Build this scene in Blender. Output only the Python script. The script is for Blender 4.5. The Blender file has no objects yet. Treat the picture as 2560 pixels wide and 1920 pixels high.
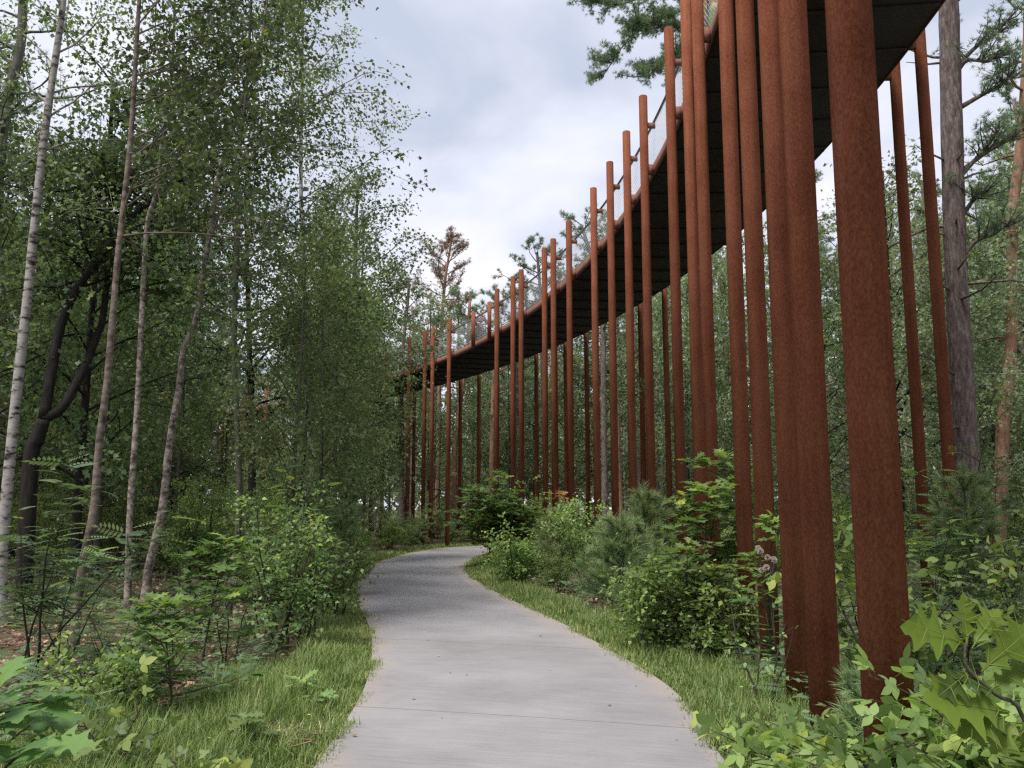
import bpy, math, random
import numpy as np
from mathutils import Vector

# ------------------------------------------------------------------ camera, world, sun, exposure
S = bpy.context.scene
COL = S.collection
FPX, PITCH, CAMH = 2195.2, 0.1392, 1.6          # focal length in photo pixels, upward tilt, eye height
cam_d = bpy.data.cameras.new("camera"); cam = bpy.data.objects.new("camera", cam_d); COL.objects.link(cam)
cam.location = (0, 0, CAMH); cam.rotation_euler = (math.pi / 2 + PITCH, 0, 0)
cam_d.sensor_width = 36; cam_d.lens = FPX / 2560 * 36; cam_d.clip_start = 0.05; cam_d.clip_end = 2000
S.camera = cam
SUN_EL, SUN_AZ = math.radians(64), math.radians(-138)   # azimuth clockwise from +Y: behind and to the left
world = bpy.data.worlds.new("World"); S.world = world; world.use_nodes = True


def build_world():
    nt = world.node_tree; nt.nodes.clear()
    N, Lk = nt.nodes.new, nt.links.new
    out = N("ShaderNodeOutputWorld")
    sky = N("ShaderNodeTexSky"); sky.sky_type = 'NISHITA'; sky.sun_disc = False
    sky.sun_elevation = SUN_EL; sky.sun_rotation = SUN_AZ; sky.air_density = 1.0; sky.dust_density = 1.5
    bg1 = N("ShaderNodeBackground"); bg1.inputs[1].default_value = 0.11; Lk(sky.outputs[0], bg1.inputs[0])
    tc = N("ShaderNodeTexCoord"); sep = N("ShaderNodeSeparateXYZ"); Lk(tc.outputs['Generated'], sep.inputs[0])
    mx = N("ShaderNodeMath"); mx.operation = 'MAXIMUM'; mx.inputs[1].default_value = 0.0; Lk(sep.outputs[2], mx.inputs[0])
    ad = N("ShaderNodeMath"); ad.operation = 'ADD'; ad.inputs[1].default_value = 0.22; Lk(mx.outputs[0], ad.inputs[0])
    cmb = N("ShaderNodeCombineXYZ")
    for i in (0, 1):
        dv = N("ShaderNodeMath"); dv.operation = 'DIVIDE'; Lk(sep.outputs[i], dv.inputs[0]); Lk(ad.outputs[0], dv.inputs[1]); Lk(dv.outputs[0], cmb.inputs[i])
    n1 = N("ShaderNodeTexNoise"); n1.inputs['Scale'].default_value = 1.9; n1.inputs['Detail'].default_value = 7; n1.inputs['Roughness'].default_value = 0.5; n1.inputs['Distortion'].default_value = 0.25
    mp = N("ShaderNodeMapping"); mp.inputs['Location'].default_value = (3.1, 0.7, 0); Lk(cmb.outputs[0], mp.inputs[0]); Lk(mp.outputs[0], n1.inputs['Vector'])
    rc = N("ShaderNodeValToRGB"); e = rc.color_ramp.elements
    e[0].position = 0.36; e[0].color = (0.38, 0.42, 0.51, 1); e[1].position = 0.68; e[1].color = (0.675, 0.665, 0.70, 1)
    m = e.new(0.52); m.color = (0.55, 0.57, 0.655, 1)
    Lk(n1.outputs[0], rc.inputs[0])
    bg2 = N("ShaderNodeBackground"); bg2.inputs[1].default_value = 1.0; Lk(rc.outputs[0], bg2.inputs[0])
    mix = N("ShaderNodeMixShader"); mix.inputs[0].default_value = 0.96
    Lk(bg1.outputs[0], mix.inputs[1]); Lk(bg2.outputs[0], mix.inputs[2]); Lk(mix.outputs[0], out.inputs[0])


build_world()
sun_d = bpy.data.lights.new("sun", 'SUN'); sun = bpy.data.objects.new("sun", sun_d); COL.objects.link(sun)
sun_d.energy = 3.2; sun_d.angle = math.radians(20); sun_d.color = (1.0, 0.96, 0.9)
sun_dir = Vector((math.sin(SUN_AZ) * math.cos(SUN_EL), math.cos(SUN_AZ) * math.cos(SUN_EL), math.sin(SUN_EL)))
sun.rotation_euler = sun_dir.to_track_quat('Z', 'Y').to_euler(); sun.location = (0, 0, 40)
S.view_settings.view_transform = 'Standard'; S.view_settings.look = 'None'; S.view_settings.gamma = 1; S.view_settings.exposure = 0.68
S.render.engine = 'CYCLES'
cy_ = S.cycles
cy_.max_bounces = 8; cy_.diffuse_bounces = 6; cy_.glossy_bounces = 2; cy_.transmission_bounces = 4; cy_.transparent_max_bounces = 4
cy_.use_denoising = False; cy_.sample_clamp_indirect = 1.5; cy_.sample_clamp_direct = 4; cy_.filter_width = 1.35; cy_.caustics_reflective = False; cy_.caustics_refractive = False

# ------------------------------------------------------------------ photo geometry helpers (U = pixels of the 2212-wide view)
CP, SP = math.cos(PITCH), math.sin(PITCH)
K = 2560 / 2212


def ray(u, v):
    x = (u * K - 1280) / FPX; y = -(v * K - 960) / FPX
    return np.array([x, CP - SP * y, SP + CP * y])


def at(u, v, Y):
    d = ray(u, v); t = Y / d[1]
    return np.array([d[0] * t, Y, CAMH + d[2] * t])


def gnd(u, v, z=0.0):
    d = ray(u, v); t = (z - CAMH) / d[2]
    return np.array([d[0] * t, d[1] * t, z])


def proj(p):
    zc = p[1] * CP + (p[2] - CAMH) * SP; yc = (p[2] - CAMH) * CP - p[1] * SP
    return (1280 + FPX * p[0] / zc) / K, (960 - FPX * yc / zc) / K


# ------------------------------------------------------------------ object helpers
def tag(o, label=None, cat=None, group=None, kind=None):
    if label: o['label'] = label
    if cat: o['category'] = cat
    if group: o['group'] = group
    if kind: o['kind'] = kind
    return o


def thing(name, label, cat, loc=(0, 0, 0), rotz=0.0, scale=1.0, group=None):
    o = bpy.data.objects.new(name, None); COL.objects.link(o)
    o.empty_display_size = 0.1
    o.location = tuple(float(c) for c in loc); o.rotation_euler = (0, 0, rotz); o.scale = (scale,) * 3
    return tag(o, label, cat, group)


class Geo:
    def __init__(s): s.V = []; s.F = []; s.A = []; s.n = 0
    def add(s, V, F, a=0.5):
        V = np.asarray(V, float).reshape(-1, 3)
        if not isinstance(F, list): F = [F]
        for f in F:
            f = np.asarray(f, int)
            if f.size == 0: continue
            s.F.append(f + s.n)
            s.A.append(np.full(len(f), a) if np.isscalar(a) else np.asarray(a, float))
        s.V.append(V); s.n += len(V)
    def mesh(s, name, mat, smooth=False):
        me = bpy.data.meshes.new(name)
        V = np.concatenate(s.V) if s.V else np.zeros((0, 3))
        me.vertices.add(len(V)); me.vertices.foreach_set("co", V.astype(np.float32).ravel())
        li = np.concatenate([f.ravel() for f in s.F]); tot = np.concatenate([np.full(len(f), f.shape[1]) for f in s.F])
        st = np.concatenate([[0], np.cumsum(tot)[:-1]])
        me.loops.add(len(li)); me.loops.foreach_set("vertex_index", li.astype(np.int32))
        me.polygons.add(len(tot)); me.polygons.foreach_set("loop_start", st.astype(np.int32)); me.polygons.foreach_set("loop_total", tot.astype(np.int32))
        if smooth: me.polygons.foreach_set("use_smooth", np.ones(len(tot), bool))
        at_ = me.attributes.new("v", 'FLOAT', 'FACE'); at_.data.foreach_set("value", np.concatenate(s.A).astype(np.float32))
        me.update(calc_edges=True)
        me.materials.append(mat)
        return me


def put(name, me, parent=None, loc=None):
    o = bpy.data.objects.new(name, me); COL.objects.link(o)
    if parent is not None: o.parent = parent
    if loc is not None: o.location = tuple(float(c) for c in loc)
    return o


def nrm(a): return a / np.maximum(np.linalg.norm(a, axis=-1, keepdims=True), 1e-9)


def tube(P, R, k=6, cap=True):
    P = np.asarray(P, float); n = len(P); R = np.broadcast_to(np.asarray(R, float), (n,))
    T = np.gradient(P, axis=0); T = nrm(T)
    ref = np.array([0, 0, 1.0]) if abs(T[:, 2]).mean() < 0.8 else np.array([1.0, 0, 0])
    A = nrm(np.cross(T, ref)); B = np.cross(T, A)
    th = np.arange(k) / k * 2 * np.pi
    V = P[:, None] + R[:, None, None] * (np.cos(th)[None, :, None] * A[:, None] + np.sin(th)[None, :, None] * B[:, None])
    i = np.arange(n - 1)[:, None] * k; j = np.arange(k)[None]; j2 = (j + 1) % k
    F = np.stack([i + j, i + j2, i + k + j2, i + k + j], -1).reshape(-1, 4)
    Fs = [F]
    if cap: Fs += [np.arange(k)[None, ::-1], (np.arange(k) + (n - 1) * k)[None]]
    return V.reshape(-1, 3), Fs


def box(c, s, rotz=0.0):
    c = np.asarray(c, float); h = np.asarray(s, float) / 2
    v = np.array([[x, y, z] for z in (-1, 1) for y in (-1, 1) for x in (-1, 1)]) * h
    cs, sn = math.cos(rotz), math.sin(rotz)
    v = np.stack([v[:, 0] * cs - v[:, 1] * sn, v[:, 0] * sn + v[:, 1] * cs, v[:, 2]], 1) + c
    F = np.array([[0, 2, 3, 1], [4, 5, 7, 6], [0, 1, 5, 4], [2, 6, 7, 3], [1, 3, 7, 5], [0, 4, 6, 2]])
    return v, F


# ------------------------------------------------------------------ materials
def new_mat(name):
    m = bpy.data.materials.new(name); m.use_nodes = True
    nt = m.node_tree; b = nt.nodes["Principled BSDF"]
    return m, nt, b, nt.nodes.new, nt.links.new


def ramp(N, stops):
    r = N("ShaderNodeValToRGB"); e = r.color_ramp.elements
    e[0].position, e[0].color = stops[0][0], (*stops[0][1], 1)
    e[1].position, e[1].color = stops[-1][0], (*stops[-1][1], 1)
    for p, c in stops[1:-1]: x = e.new(p); x.color = (*c, 1)
    return r


def leaf_mat(name, stops, transl=0.42, rough=0.5, objvar=0.28, tint=(1.2, 1.25, 0.7), gain=1.75):
    stops = [(p, tuple(min(.8, x * gain) for x in c)) for p, c in stops]
    m, nt, b, N, Lk = new_mat(name)
    a = N("ShaderNodeAttribute"); a.attribute_name = "v"
    r = ramp(N, stops); Lk(a.outputs['Fac'], r.inputs[0])
    oi = N("ShaderNodeObjectInfo")
    mr = N("ShaderNodeMapRange"); mr.inputs[3].default_value = 1 - objvar; mr.inputs[4].default_value = 1 + objvar; Lk(oi.outputs['Random'], mr.inputs[0])
    mh = N("ShaderNodeMapRange"); mh.inputs[3].default_value = 0.485; mh.inputs[4].default_value = 0.515; Lk(oi.outputs['Random'], mh.inputs[0])
    hs = N("ShaderNodeHueSaturation"); Lk(r.outputs[0], hs.inputs['Color']); Lk(mr.outputs[0], hs.inputs['Value']); Lk(mh.outputs[0], hs.inputs['Hue'])
    Lk(hs.outputs[0], b.inputs['Base Color']); b.inputs['Roughness'].default_value = rough
    b.inputs['Specular IOR Level'].default_value = 0.32
    t = N("ShaderNodeBsdfTranslucent")
    mt = N("ShaderNodeMix"); mt.data_type = 'RGBA'; mt.blend_type = 'MULTIPLY'; mt.inputs[0].default_value = 1
    Lk(hs.outputs[0], mt.inputs[6]); mt.inputs[7].default_value = (*tint, 1); Lk(mt.outputs[2], t.inputs[0])
    mx = N("ShaderNodeMixShader"); mx.inputs[0].default_value = transl
    Lk(b.outputs[0], mx.inputs[1]); Lk(t.outputs[0], mx.inputs[2]); Lk(mx.outputs[0], nt.nodes["Material Output"].inputs[0])
    return m


G = lambda r, g, b: (r, g, b)
M = {}
M['birch_leaf'] = leaf_mat("birch_leaf", [(0, G(.055, .08, .036)), (.5, G(.088, .12, .052)), (.9, G(.125, .16, .066)), (1, G(.18, .205, .07))])
M['oak_leaf'] = leaf_mat("oak_leaf", [(0, G(.04, .06, .03)), (.5, G(.06, .088, .042)), (.94, G(.085, .12, .05)), (1, G(.15, .18, .05))])
M['pine_needle'] = leaf_mat("pine_needle", [(0, G(.045, .07, .04)), (.6, G(.075, .11, .06)), (1, G(.12, .15, .08))], transl=0.2, rough=0.55, gain=2.1)
M['dead_needle'] = leaf_mat("dead_needle", [(0, G(.075, .05, .04)), (.6, G(.115, .076, .056)), (1, G(.15, .115, .075))], transl=0.2, tint=(1, .8, .6))
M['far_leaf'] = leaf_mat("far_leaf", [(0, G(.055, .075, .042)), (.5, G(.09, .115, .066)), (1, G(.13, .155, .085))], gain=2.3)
M['sapling_oak'] = leaf_mat("sapling_oak", [(0, G(.05, .088, .034)), (.55, G(.082, .135, .042)), (.88, G(.125, .185, .045)), (1, G(.22, .26, .045))], objvar=.15)
M['bright_oak'] = leaf_mat("bright_oak", [(0, G(.05, .095, .03)), (.45, G(.12, .165, .02)), (.8, G(.14, .195, .022)), (.96, G(.165, .215, .025)), (1, G(.25, .29, .06))], objvar=.05, gain=1.0)
M['bush_leaf'] = leaf_mat("bush_leaf", [(0, G(.066, .1, .036)), (.5, G(.108, .155, .05)), (.93, G(.15, .205, .06)), (1, G(.23, .265, .07))], objvar=.25)
M['light_bush'] = leaf_mat("light_bush", [(0, G(.085, .135, .05)), (.5, G(.13, .19, .065)), (1, G(.2, .26, .085))], objvar=.15)
M['rowan_leaf'] = leaf_mat("rowan_leaf", [(0, G(.065, .105, .045)), (.55, G(.1, .155, .055)), (.9, G(.15, .2, .06)), (1, G(.22, .23, .05))], objvar=.25)
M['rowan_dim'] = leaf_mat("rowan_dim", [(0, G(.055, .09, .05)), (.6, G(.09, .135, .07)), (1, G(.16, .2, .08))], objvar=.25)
M['young_pine'] = leaf_mat("young_pine", [(0, G(.066, .1, .046)), (.6, G(.115, .16, .07)), (1, G(.18, .225, .1))], transl=0.2, objvar=.15)
M['red_tip'] = leaf_mat("red_tip", [(0, G(.2, .07, .04)), (.6, G(.3, .13, .07)), (1, G(.35, .22, .08))], objvar=.1)
M['grass'] = leaf_mat("grass_blade", [(0, G(.075, .115, .032)), (.4, G(.12, .165, .05)), (.72, G(.165, .2, .068)), (.9, G(.24, .23, .11)), (1, G(.34, .28, .17))], transl=0.3, objvar=0.0, gain=1.6)
M['litter'] = leaf_mat("litter_leaf", [(0, G(.08, .05, .035)), (.6, G(.17, .11, .075)), (1, G(.3, .21, .14))], transl=.1, objvar=0, tint=(1, .9, .8))
M['fluff'] = leaf_mat('fluff', [(0, G(.4, .34, .3)), (1, G(.62, .54, .48))], transl=.3, objvar=0, tint=(1, 1, 1), gain=1)
M['straw'] = leaf_mat("straw", [(0, G(.25, .19, .11)), (1, G(.42, .34, .22))], transl=.1, objvar=0, tint=(1, .9, .8))


def bark_mat(name, stops, scale=(6, 6, 1.2), nscale=3.0, bump=0.6, dist=0.03, objvar=0.15, rough=.9):
    m, nt, b, N, Lk = new_mat(name)
    tc = N("ShaderNodeTexCoord"); mp = N("ShaderNodeMapping"); mp.inputs['Scale'].default_value = scale; Lk(tc.outputs['Object'], mp.inputs[0])
    n = N("ShaderNodeTexNoise"); n.inputs['Scale'].default_value = nscale; n.inputs['Detail'].default_value = 8; n.inputs['Roughness'].default_value = .65; Lk(mp.outputs[0], n.inputs['Vector'])
    r = ramp(N, stops); Lk(n.outputs[0], r.inputs[0])
    oi = N("ShaderNodeObjectInfo"); mr = N("ShaderNodeMapRange"); mr.inputs[3].default_value = 1 - objvar; mr.inputs[4].default_value = 1 + objvar; Lk(oi.outputs['Random'], mr.inputs[0])
    hs = N("ShaderNodeHueSaturation"); Lk(r.outputs[0], hs.inputs['Color']); Lk(mr.outputs[0], hs.inputs['Value'])
    Lk(hs.outputs[0], b.inputs['Base Color']); b.inputs['Roughness'].default_value = rough; b.inputs['Specular IOR Level'].default_value = .2
    bp = N("ShaderNodeBump"); bp.inputs['Strength'].default_value = bump; bp.inputs['Distance'].default_value = dist; Lk(n.outputs[0], bp.inputs['Height']); Lk(bp.outputs[0], b.inputs['Normal'])
    return m


M['bark_birch'] = bark_mat("bark_birch", [(.36, G(.03, .026, .024)), (.42, G(.13, .115, .1)), (.48, G(.31, .29, .265)), (.75, G(.46, .43, .4))], scale=(2.2, 2.2, 5.5), nscale=2.6, bump=.3, dist=.01)
M['bark_mottled'] = bark_mat('bark_mottled', [(.36, G(.04, .034, .03)), (.46, G(.14, .115, .095)), (.56, G(.27, .235, .2)), (.72, G(.38, .34, .3))], scale=(5, 5, 6), nscale=2.4, bump=.5, dist=.015)
M['bark_brown'] = bark_mat("bark_brown", [(.35, G(.05, .04, .034)), (.5, G(.15, .12, .095)), (.65, G(.27, .22, .18))], scale=(5, 5, 7), nscale=1.6, bump=.4, dist=.01)
M['bark_dark'] = bark_mat("bark_dark", [(.3, G(.012, .011, .01)), (.6, G(.035, .03, .026)), (.8, G(.06, .052, .045))])
M['bark_grey'] = bark_mat("bark_grey", [(.3, G(.045, .042, .035)), (.55, G(.11, .105, .085)), (.75, G(.18, .17, .14))])
M['bark_twig'] = bark_mat("bark_twig", [(.3, G(.03, .026, .02)), (.7, G(.08, .068, .05))])
M['bark_pine'] = bark_mat("bark_pine", [(.3, G(.05, .038, .034)), (.5, G(.13, .1, .09)), (.62, G(.21, .17, .155)), (.8, G(.28, .24, .22))], scale=(9, 9, 2.4), nscale=2.2, bump=1, dist=.03)
M['bark_orange'] = bark_mat("bark_orange", [(.3, G(.13, .07, .045)), (.55, G(.29, .17, .11)), (.75, G(.42, .29, .21))], scale=(6, 6, 2), nscale=2)
M['bark_green'] = bark_mat("bark_green", [(.3, G(.035, .036, .025)), (.6, G(.09, .09, .062)), (.8, G(.14, .135, .1))], scale=(6, 6, 4))


def corten_mat(name, c1, c2, c3, rough=.85):
    m, nt, b, N, Lk = new_mat(name)
    tc = N("ShaderNodeTexCoord")
    n1 = N("ShaderNodeTexNoise"); n1.inputs['Scale'].default_value = 1.6; n1.inputs['Detail'].default_value = 5; Lk(tc.outputs['Object'], n1.inputs['Vector'])
    mp = N("ShaderNodeMapping"); mp.inputs['Scale'].default_value = (1, 1, .55); Lk(tc.outputs['Object'], mp.inputs[0])
    n2 = N("ShaderNodeTexNoise"); n2.inputs['Scale'].default_value = 75; n2.inputs['Detail'].default_value = 6; n2.inputs['Roughness'].default_value = .7; Lk(mp.outputs[0], n2.inputs['Vector'])
    mp2 = N("ShaderNodeMapping"); mp2.inputs['Scale'].default_value = (14, 14, .7); Lk(tc.outputs['Object'], mp2.inputs[0])
    n3 = N("ShaderNodeTexNoise"); n3.inputs['Scale'].default_value = 1; n3.inputs['Detail'].default_value = 3; Lk(mp2.outputs[0], n3.inputs['Vector'])
    a1 = N("ShaderNodeMath"); a1.operation = 'MULTIPLY_ADD'; a1.inputs[1].default_value = .55; Lk(n2.outputs[0], a1.inputs[0])
    a2 = N("ShaderNodeMath"); a2.operation = 'MULTIPLY'; a2.inputs[1].default_value = .26; Lk(n1.outputs[0], a2.inputs[0]); Lk(a2.outputs[0], a1.inputs[2])
    a3 = N("ShaderNodeMath"); a3.operation = 'MULTIPLY_ADD'; a3.inputs[1].default_value = .2; Lk(n3.outputs[0], a3.inputs[0]); Lk(a1.outputs[0], a3.inputs[2])
    r = ramp(N, [(.38, c1), (.5, c2), (.63, c3)]); Lk(a3.outputs[0], r.inputs[0])
    oi = N("ShaderNodeObjectInfo"); mr = N("ShaderNodeMapRange"); mr.inputs[3].default_value = .86; mr.inputs[4].default_value = 1.14; Lk(oi.outputs['Random'], mr.inputs[0])
    hs = N("ShaderNodeHueSaturation"); Lk(r.outputs[0], hs.inputs['Color']); Lk(mr.outputs[0], hs.inputs['Value'])
    Lk(hs.outputs[0], b.inputs['Base Color']); b.inputs['Roughness'].default_value = .95; b.inputs['Specular IOR Level'].default_value = 0.0
    return m


M['corten'] = corten_mat("corten_column", G(.125, .04, .023), G(.215, .075, .043), G(.32, .125, .07))
M['corten_edge'] = corten_mat("corten_edge", G(.13, .06, .047), G(.21, .107, .083), G(.28, .152, .12))


def plain(name, c, rough=.6, metal=0.0, noise=.2, nscale=8):
    m, nt, b, N, Lk = new_mat(name)
    tc = N("ShaderNodeTexCoord"); n = N("ShaderNodeTexNoise"); n.inputs['Scale'].default_value = nscale; n.inputs['Detail'].default_value = 5; Lk(tc.outputs['Object'], n.inputs['Vector'])
    r = ramp(N, [(.3, tuple(x * (1 - noise) for x in c)), (.7, tuple(min(1, x * (1 + noise)) for x in c))]); Lk(n.outputs[0], r.inputs[0]); Lk(r.outputs[0], b.inputs['Base Color'])
    b.inputs['Roughness'].default_value = rough; b.inputs['Metallic'].default_value = metal
    return m


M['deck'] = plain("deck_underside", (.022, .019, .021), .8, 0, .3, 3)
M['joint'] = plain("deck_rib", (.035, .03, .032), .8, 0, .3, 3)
M['steel'] = plain("rail_steel", (.55, .56, .58), .38, .7, .15)
M['rail_dark'] = plain('rail_dark', (.2, .2, .21), .5, .5, .15)
M['wire'] = plain("mesh_wire", (.62, .63, .62), .4, .3, .1)
M['topping'] = plain("deck_topping", (.3, .29, .28), .9)


M['skin'] = plain('skin', (.5, .3, .22), .55)
M['hair'] = plain('hair', (.06, .04, .03), .6)
M['navy'] = plain('navy_cloth', (.035, .042, .065), .8)
M['black'] = plain('black_cloth', (.02, .02, .022), .8)
M['yellow'] = plain('yellow_cloth', (.62, .4, .06), .8)
M['greencloth'] = plain('green_cloth', (.2, .3, .1), .8, 0, .35, 30)
M['rubber'] = plain('rubber', (.02, .02, .02), .7)
M['paint'] = plain('bike_paint', (.1, .1, .12), .35)
M['petal'] = plain('yellow_petal', (.75, .55, .02), .6)


def path_mat():
    m, nt, b, N, Lk = new_mat("concrete_path")
    uv = N("ShaderNodeUVMap"); uv.uv_map = "metres"; sep = N("ShaderNodeSeparateXYZ"); Lk(uv.outputs[0], sep.inputs[0])
    tc = N("ShaderNodeTexCoord")
    mp = N("ShaderNodeMapping"); mp.inputs['Scale'].default_value = (1.2, 26, 1); Lk(uv.outputs[0], mp.inputs[0])
    nb = N("ShaderNodeTexNoise"); nb.inputs['Scale'].default_value = 1.5; nb.inputs['Detail'].default_value = 6; nb.inputs['Roughness'].default_value = .7; Lk(mp.outputs[0], nb.inputs['Vector'])
    nl = N("ShaderNodeTexNoise"); nl.inputs['Scale'].default_value = .55; nl.inputs['Detail'].default_value = 6; nl.inputs['Roughness'].default_value = .6; Lk(tc.outputs['Object'], nl.inputs['Vector'])
    nf = N("ShaderNodeTexNoise"); nf.inputs['Scale'].default_value = 90; nf.inputs['Detail'].default_value = 3; Lk(tc.outputs['Object'], nf.inputs['Vector'])
    a = N("ShaderNodeMath"); a.operation = 'MULTIPLY_ADD'; a.inputs[1].default_value = .34; Lk(nb.outputs[0], a.inputs[0])
    a0 = N("ShaderNodeMath"); a0.operation = 'MULTIPLY_ADD'; a0.inputs[1].default_value = .5; Lk(nl.outputs[0], a0.inputs[0])
    a1 = N("ShaderNodeMath"); a1.operation = 'MULTIPLY'; a1.inputs[1].default_value = .15; Lk(nf.outputs[0], a1.inputs[0]); Lk(a1.outputs[0], a0.inputs[2]); Lk(a0.outputs[0], a.inputs[2])
    r = ramp(N, [(.36, G(.165, .158, .16)), (.5, G(.238, .229, .234)), (.64, G(.31, .3, .306))]); Lk(a.outputs[0], r.inputs[0])
    # tan sandy staining along the edges
    ab = N("ShaderNodeMath"); ab.operation = 'ABSOLUTE'; Lk(sep.outputs[0], ab.inputs[0])
    ne = N("ShaderNodeTexNoise"); ne.inputs['Scale'].default_value = 1.7; ne.inputs['Detail'].default_value = 6; Lk(tc.outputs['Object'], ne.inputs['Vector'])
    ae = N("ShaderNodeMath"); ae.operation = 'MULTIPLY_ADD'; ae.inputs[1].default_value = .9; Lk(ne.outputs[0], ae.inputs[0]); Lk(ab.outputs[0], ae.inputs[2])
    me_ = N("ShaderNodeMapRange"); me_.inputs[1].default_value = 1.6; me_.inputs[2].default_value = 1.95; Lk(ae.outputs[0], me_.inputs[0])
    mx = N("ShaderNodeMix"); mx.data_type = 'RGBA'; Lk(me_.outputs[0], mx.inputs[0]); Lk(r.outputs[0], mx.inputs[6]); mx.inputs[7].default_value = (.285, .25, .225, 1)
    # joints every 3.6 m
    md = N("ShaderNodeMath"); md.operation = 'PINGPONG'; md.inputs[1].default_value = 1.8; Lk(sep.outputs[1], md.inputs[0])
    lt = N("ShaderNodeMath"); lt.operation = 'LESS_THAN'; lt.inputs[1].default_value = .007; Lk(md.outputs[0], lt.inputs[0])
    m2 = N("ShaderNodeMix"); m2.data_type = 'RGBA'; Lk(lt.outputs[0], m2.inputs[0]); Lk(mx.outputs[2], m2.inputs[6]); m2.inputs[7].default_value = (.12, .11, .1, 1)
    # faint pale tyre scuffs
    w = N("ShaderNodeTexNoise"); w.inputs['Scale'].default_value = 1; w.inputs['Detail'].default_value = 3
    mp3 = N("ShaderNodeMapping"); mp3.inputs['Scale'].default_value = (7, .18, 1); mp3.inputs['Rotation'].default_value = (0, 0, .12); Lk(uv.outputs[0], mp3.inputs[0]); Lk(mp3.outputs[0], w.inputs['Vector'])
    mw = N("ShaderNodeMapRange"); mw.inputs[1].default_value = .66; mw.inputs[2].default_value = .74; mw.inputs[4].default_value = .12; Lk(w.outputs[0], mw.inputs[0])
    m3 = N("ShaderNodeMix"); m3.data_type = 'RGBA'; Lk(mw.outputs[0], m3.inputs[0]); Lk(m2.outputs[2], m3.inputs[6]); m3.inputs[7].default_value = (.45, .43, .42, 1)
    Lk(m3.outputs[2], b.inputs['Base Color']); b.inputs['Roughness'].default_value = .88; b.inputs['Specular IOR Level'].default_value = .3
    bp = N("ShaderNodeBump"); bp.inputs['Strength'].default_value = .25; bp.inputs['Distance'].default_value = .004; Lk(a.outputs[0], bp.inputs['Height']); Lk(bp.outputs[0], b.inputs['Normal'])
    return m


def ground_mat():
    m, nt, b, N, Lk = new_mat("forest_floor")
    tc = N("ShaderNodeTexCoord")
    n1 = N("ShaderNodeTexNoise"); n1.inputs['Scale'].default_value = .5; n1.inputs['Detail'].default_value = 8; n1.inputs['Roughness'].default_value = .65; Lk(tc.outputs['Object'], n1.inputs['Vector'])
    n2 = N("ShaderNodeTexNoise"); n2.inputs['Scale'].default_value = 14; n2.inputs['Detail'].default_value = 6; n2.inputs['Roughness'].default_value = .7; Lk(tc.outputs['Object'], n2.inputs['Vector'])
    r1 = ramp(N, [(.3, G(.045, .03, .02)), (.5, G(.11, .075, .052)), (.7, G(.2, .145, .105))]); Lk(n2.outputs[0], r1.inputs[0])
    r2 = ramp(N, [(.3, G(.03, .045, .018)), (.6, G(.07, .095, .03)), (.8, G(.1, .12, .045))]); Lk(n2.outputs[0], r2.inputs[0])
    f = ramp(N, [(.45, (0, 0, 0)), (.6, (.8, .8, .8))]); Lk(n1.outputs[0], f.inputs[0])
    mx = N("ShaderNodeMix"); mx.data_type = 'RGBA'; Lk(f.outputs[0], mx.inputs[0]); Lk(r1.outputs[0], mx.inputs[6]); Lk(r2.outputs[0], mx.inputs[7])
    Lk(mx.outputs[2], b.inputs['Base Color']); b.inputs['Roughness'].default_value = .95; b.inputs['Specular IOR Level'].default_value = .15
    bp = N("ShaderNodeBump"); bp.inputs['Strength'].default_value = .8; bp.inputs['Distance'].default_value = .05; Lk(n2.outputs[0], bp.inputs['Height']); Lk(bp.outputs[0], b.inputs['Normal'])
    return m


# ------------------------------------------------------------------ ground and path
def build_ground():
    g = Geo()
    xs = np.unique(np.concatenate([np.linspace(-400, -40, 10), np.linspace(-40, 40, 81), np.linspace(40, 400, 10)]))
    ys = np.unique(np.concatenate([np.linspace(-200, -10, 8), np.linspace(-10, 80, 91), np.linspace(80, 600, 12)]))
    X, Y = np.meshgrid(xs, ys)
    Z = -.02 - .012 * np.sin(X * .9 + 1.3) * np.sin(Y * .7) - .01 * np.abs(np.sin(X * .23) * np.cos(Y * .19))
    nx = len(xs); i = np.arange(len(ys) - 1)[:, None] * nx + np.arange(nx - 1)[None]
    F = np.stack([i, i + 1, i + nx + 1, i + nx], -1).reshape(-1, 4)
    g.add(np.stack([X, Y, Z], -1).reshape(-1, 3), F)
    tag(put("ground", g.mesh("ground", ground_mat(), True)), kind='structure')


PL = [(690, 1659), (722, 1600), (756, 1550), (790, 1500), (806, 1400), (795, 1350), (770, 1300), (771, 1270), (776, 1250), (808, 1220), (870, 1200), (945, 1186)]
PR = [(1560, 1659), (1525, 1600), (1503, 1550), (1470, 1500), (1300, 1400), (1215, 1350), (1105, 1300), (1050, 1270), (1018, 1250), (1005, 1235), (1008, 1222), (1035, 1204)]


def catmull(P, n=12):
    P = np.asarray(P, float); Q = np.vstack([2 * P[0] - P[1], P, 2 * P[-1] - P[-2]]); out = []
    for i in range(1, len(Q) - 2):
        for t in np.arange(n) / n:
            a, b, c, d = Q[i - 1:i + 3]
            out.append(.5 * ((2 * b) + (c - a) * t + (2 * a - 5 * b + 4 * c - d) * t * t + (3 * b - a - 3 * c + d) * t ** 3))
    out.append(P[-1]); return np.array(out)


def resample(P, step):
    d = np.concatenate([[0], np.cumsum(np.linalg.norm(np.diff(P, axis=0), axis=1))])
    s = np.arange(0, d[-1], step)
    return np.stack([np.interp(s, d, P[:, k]) for k in range(P.shape[1])], 1)


def smooth(P, it):
    for _ in range(it):
        P = P.copy(); P[1:-1] = .25 * P[:-2] + .5 * P[1:-1] + .25 * P[2:]
    return P


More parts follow.
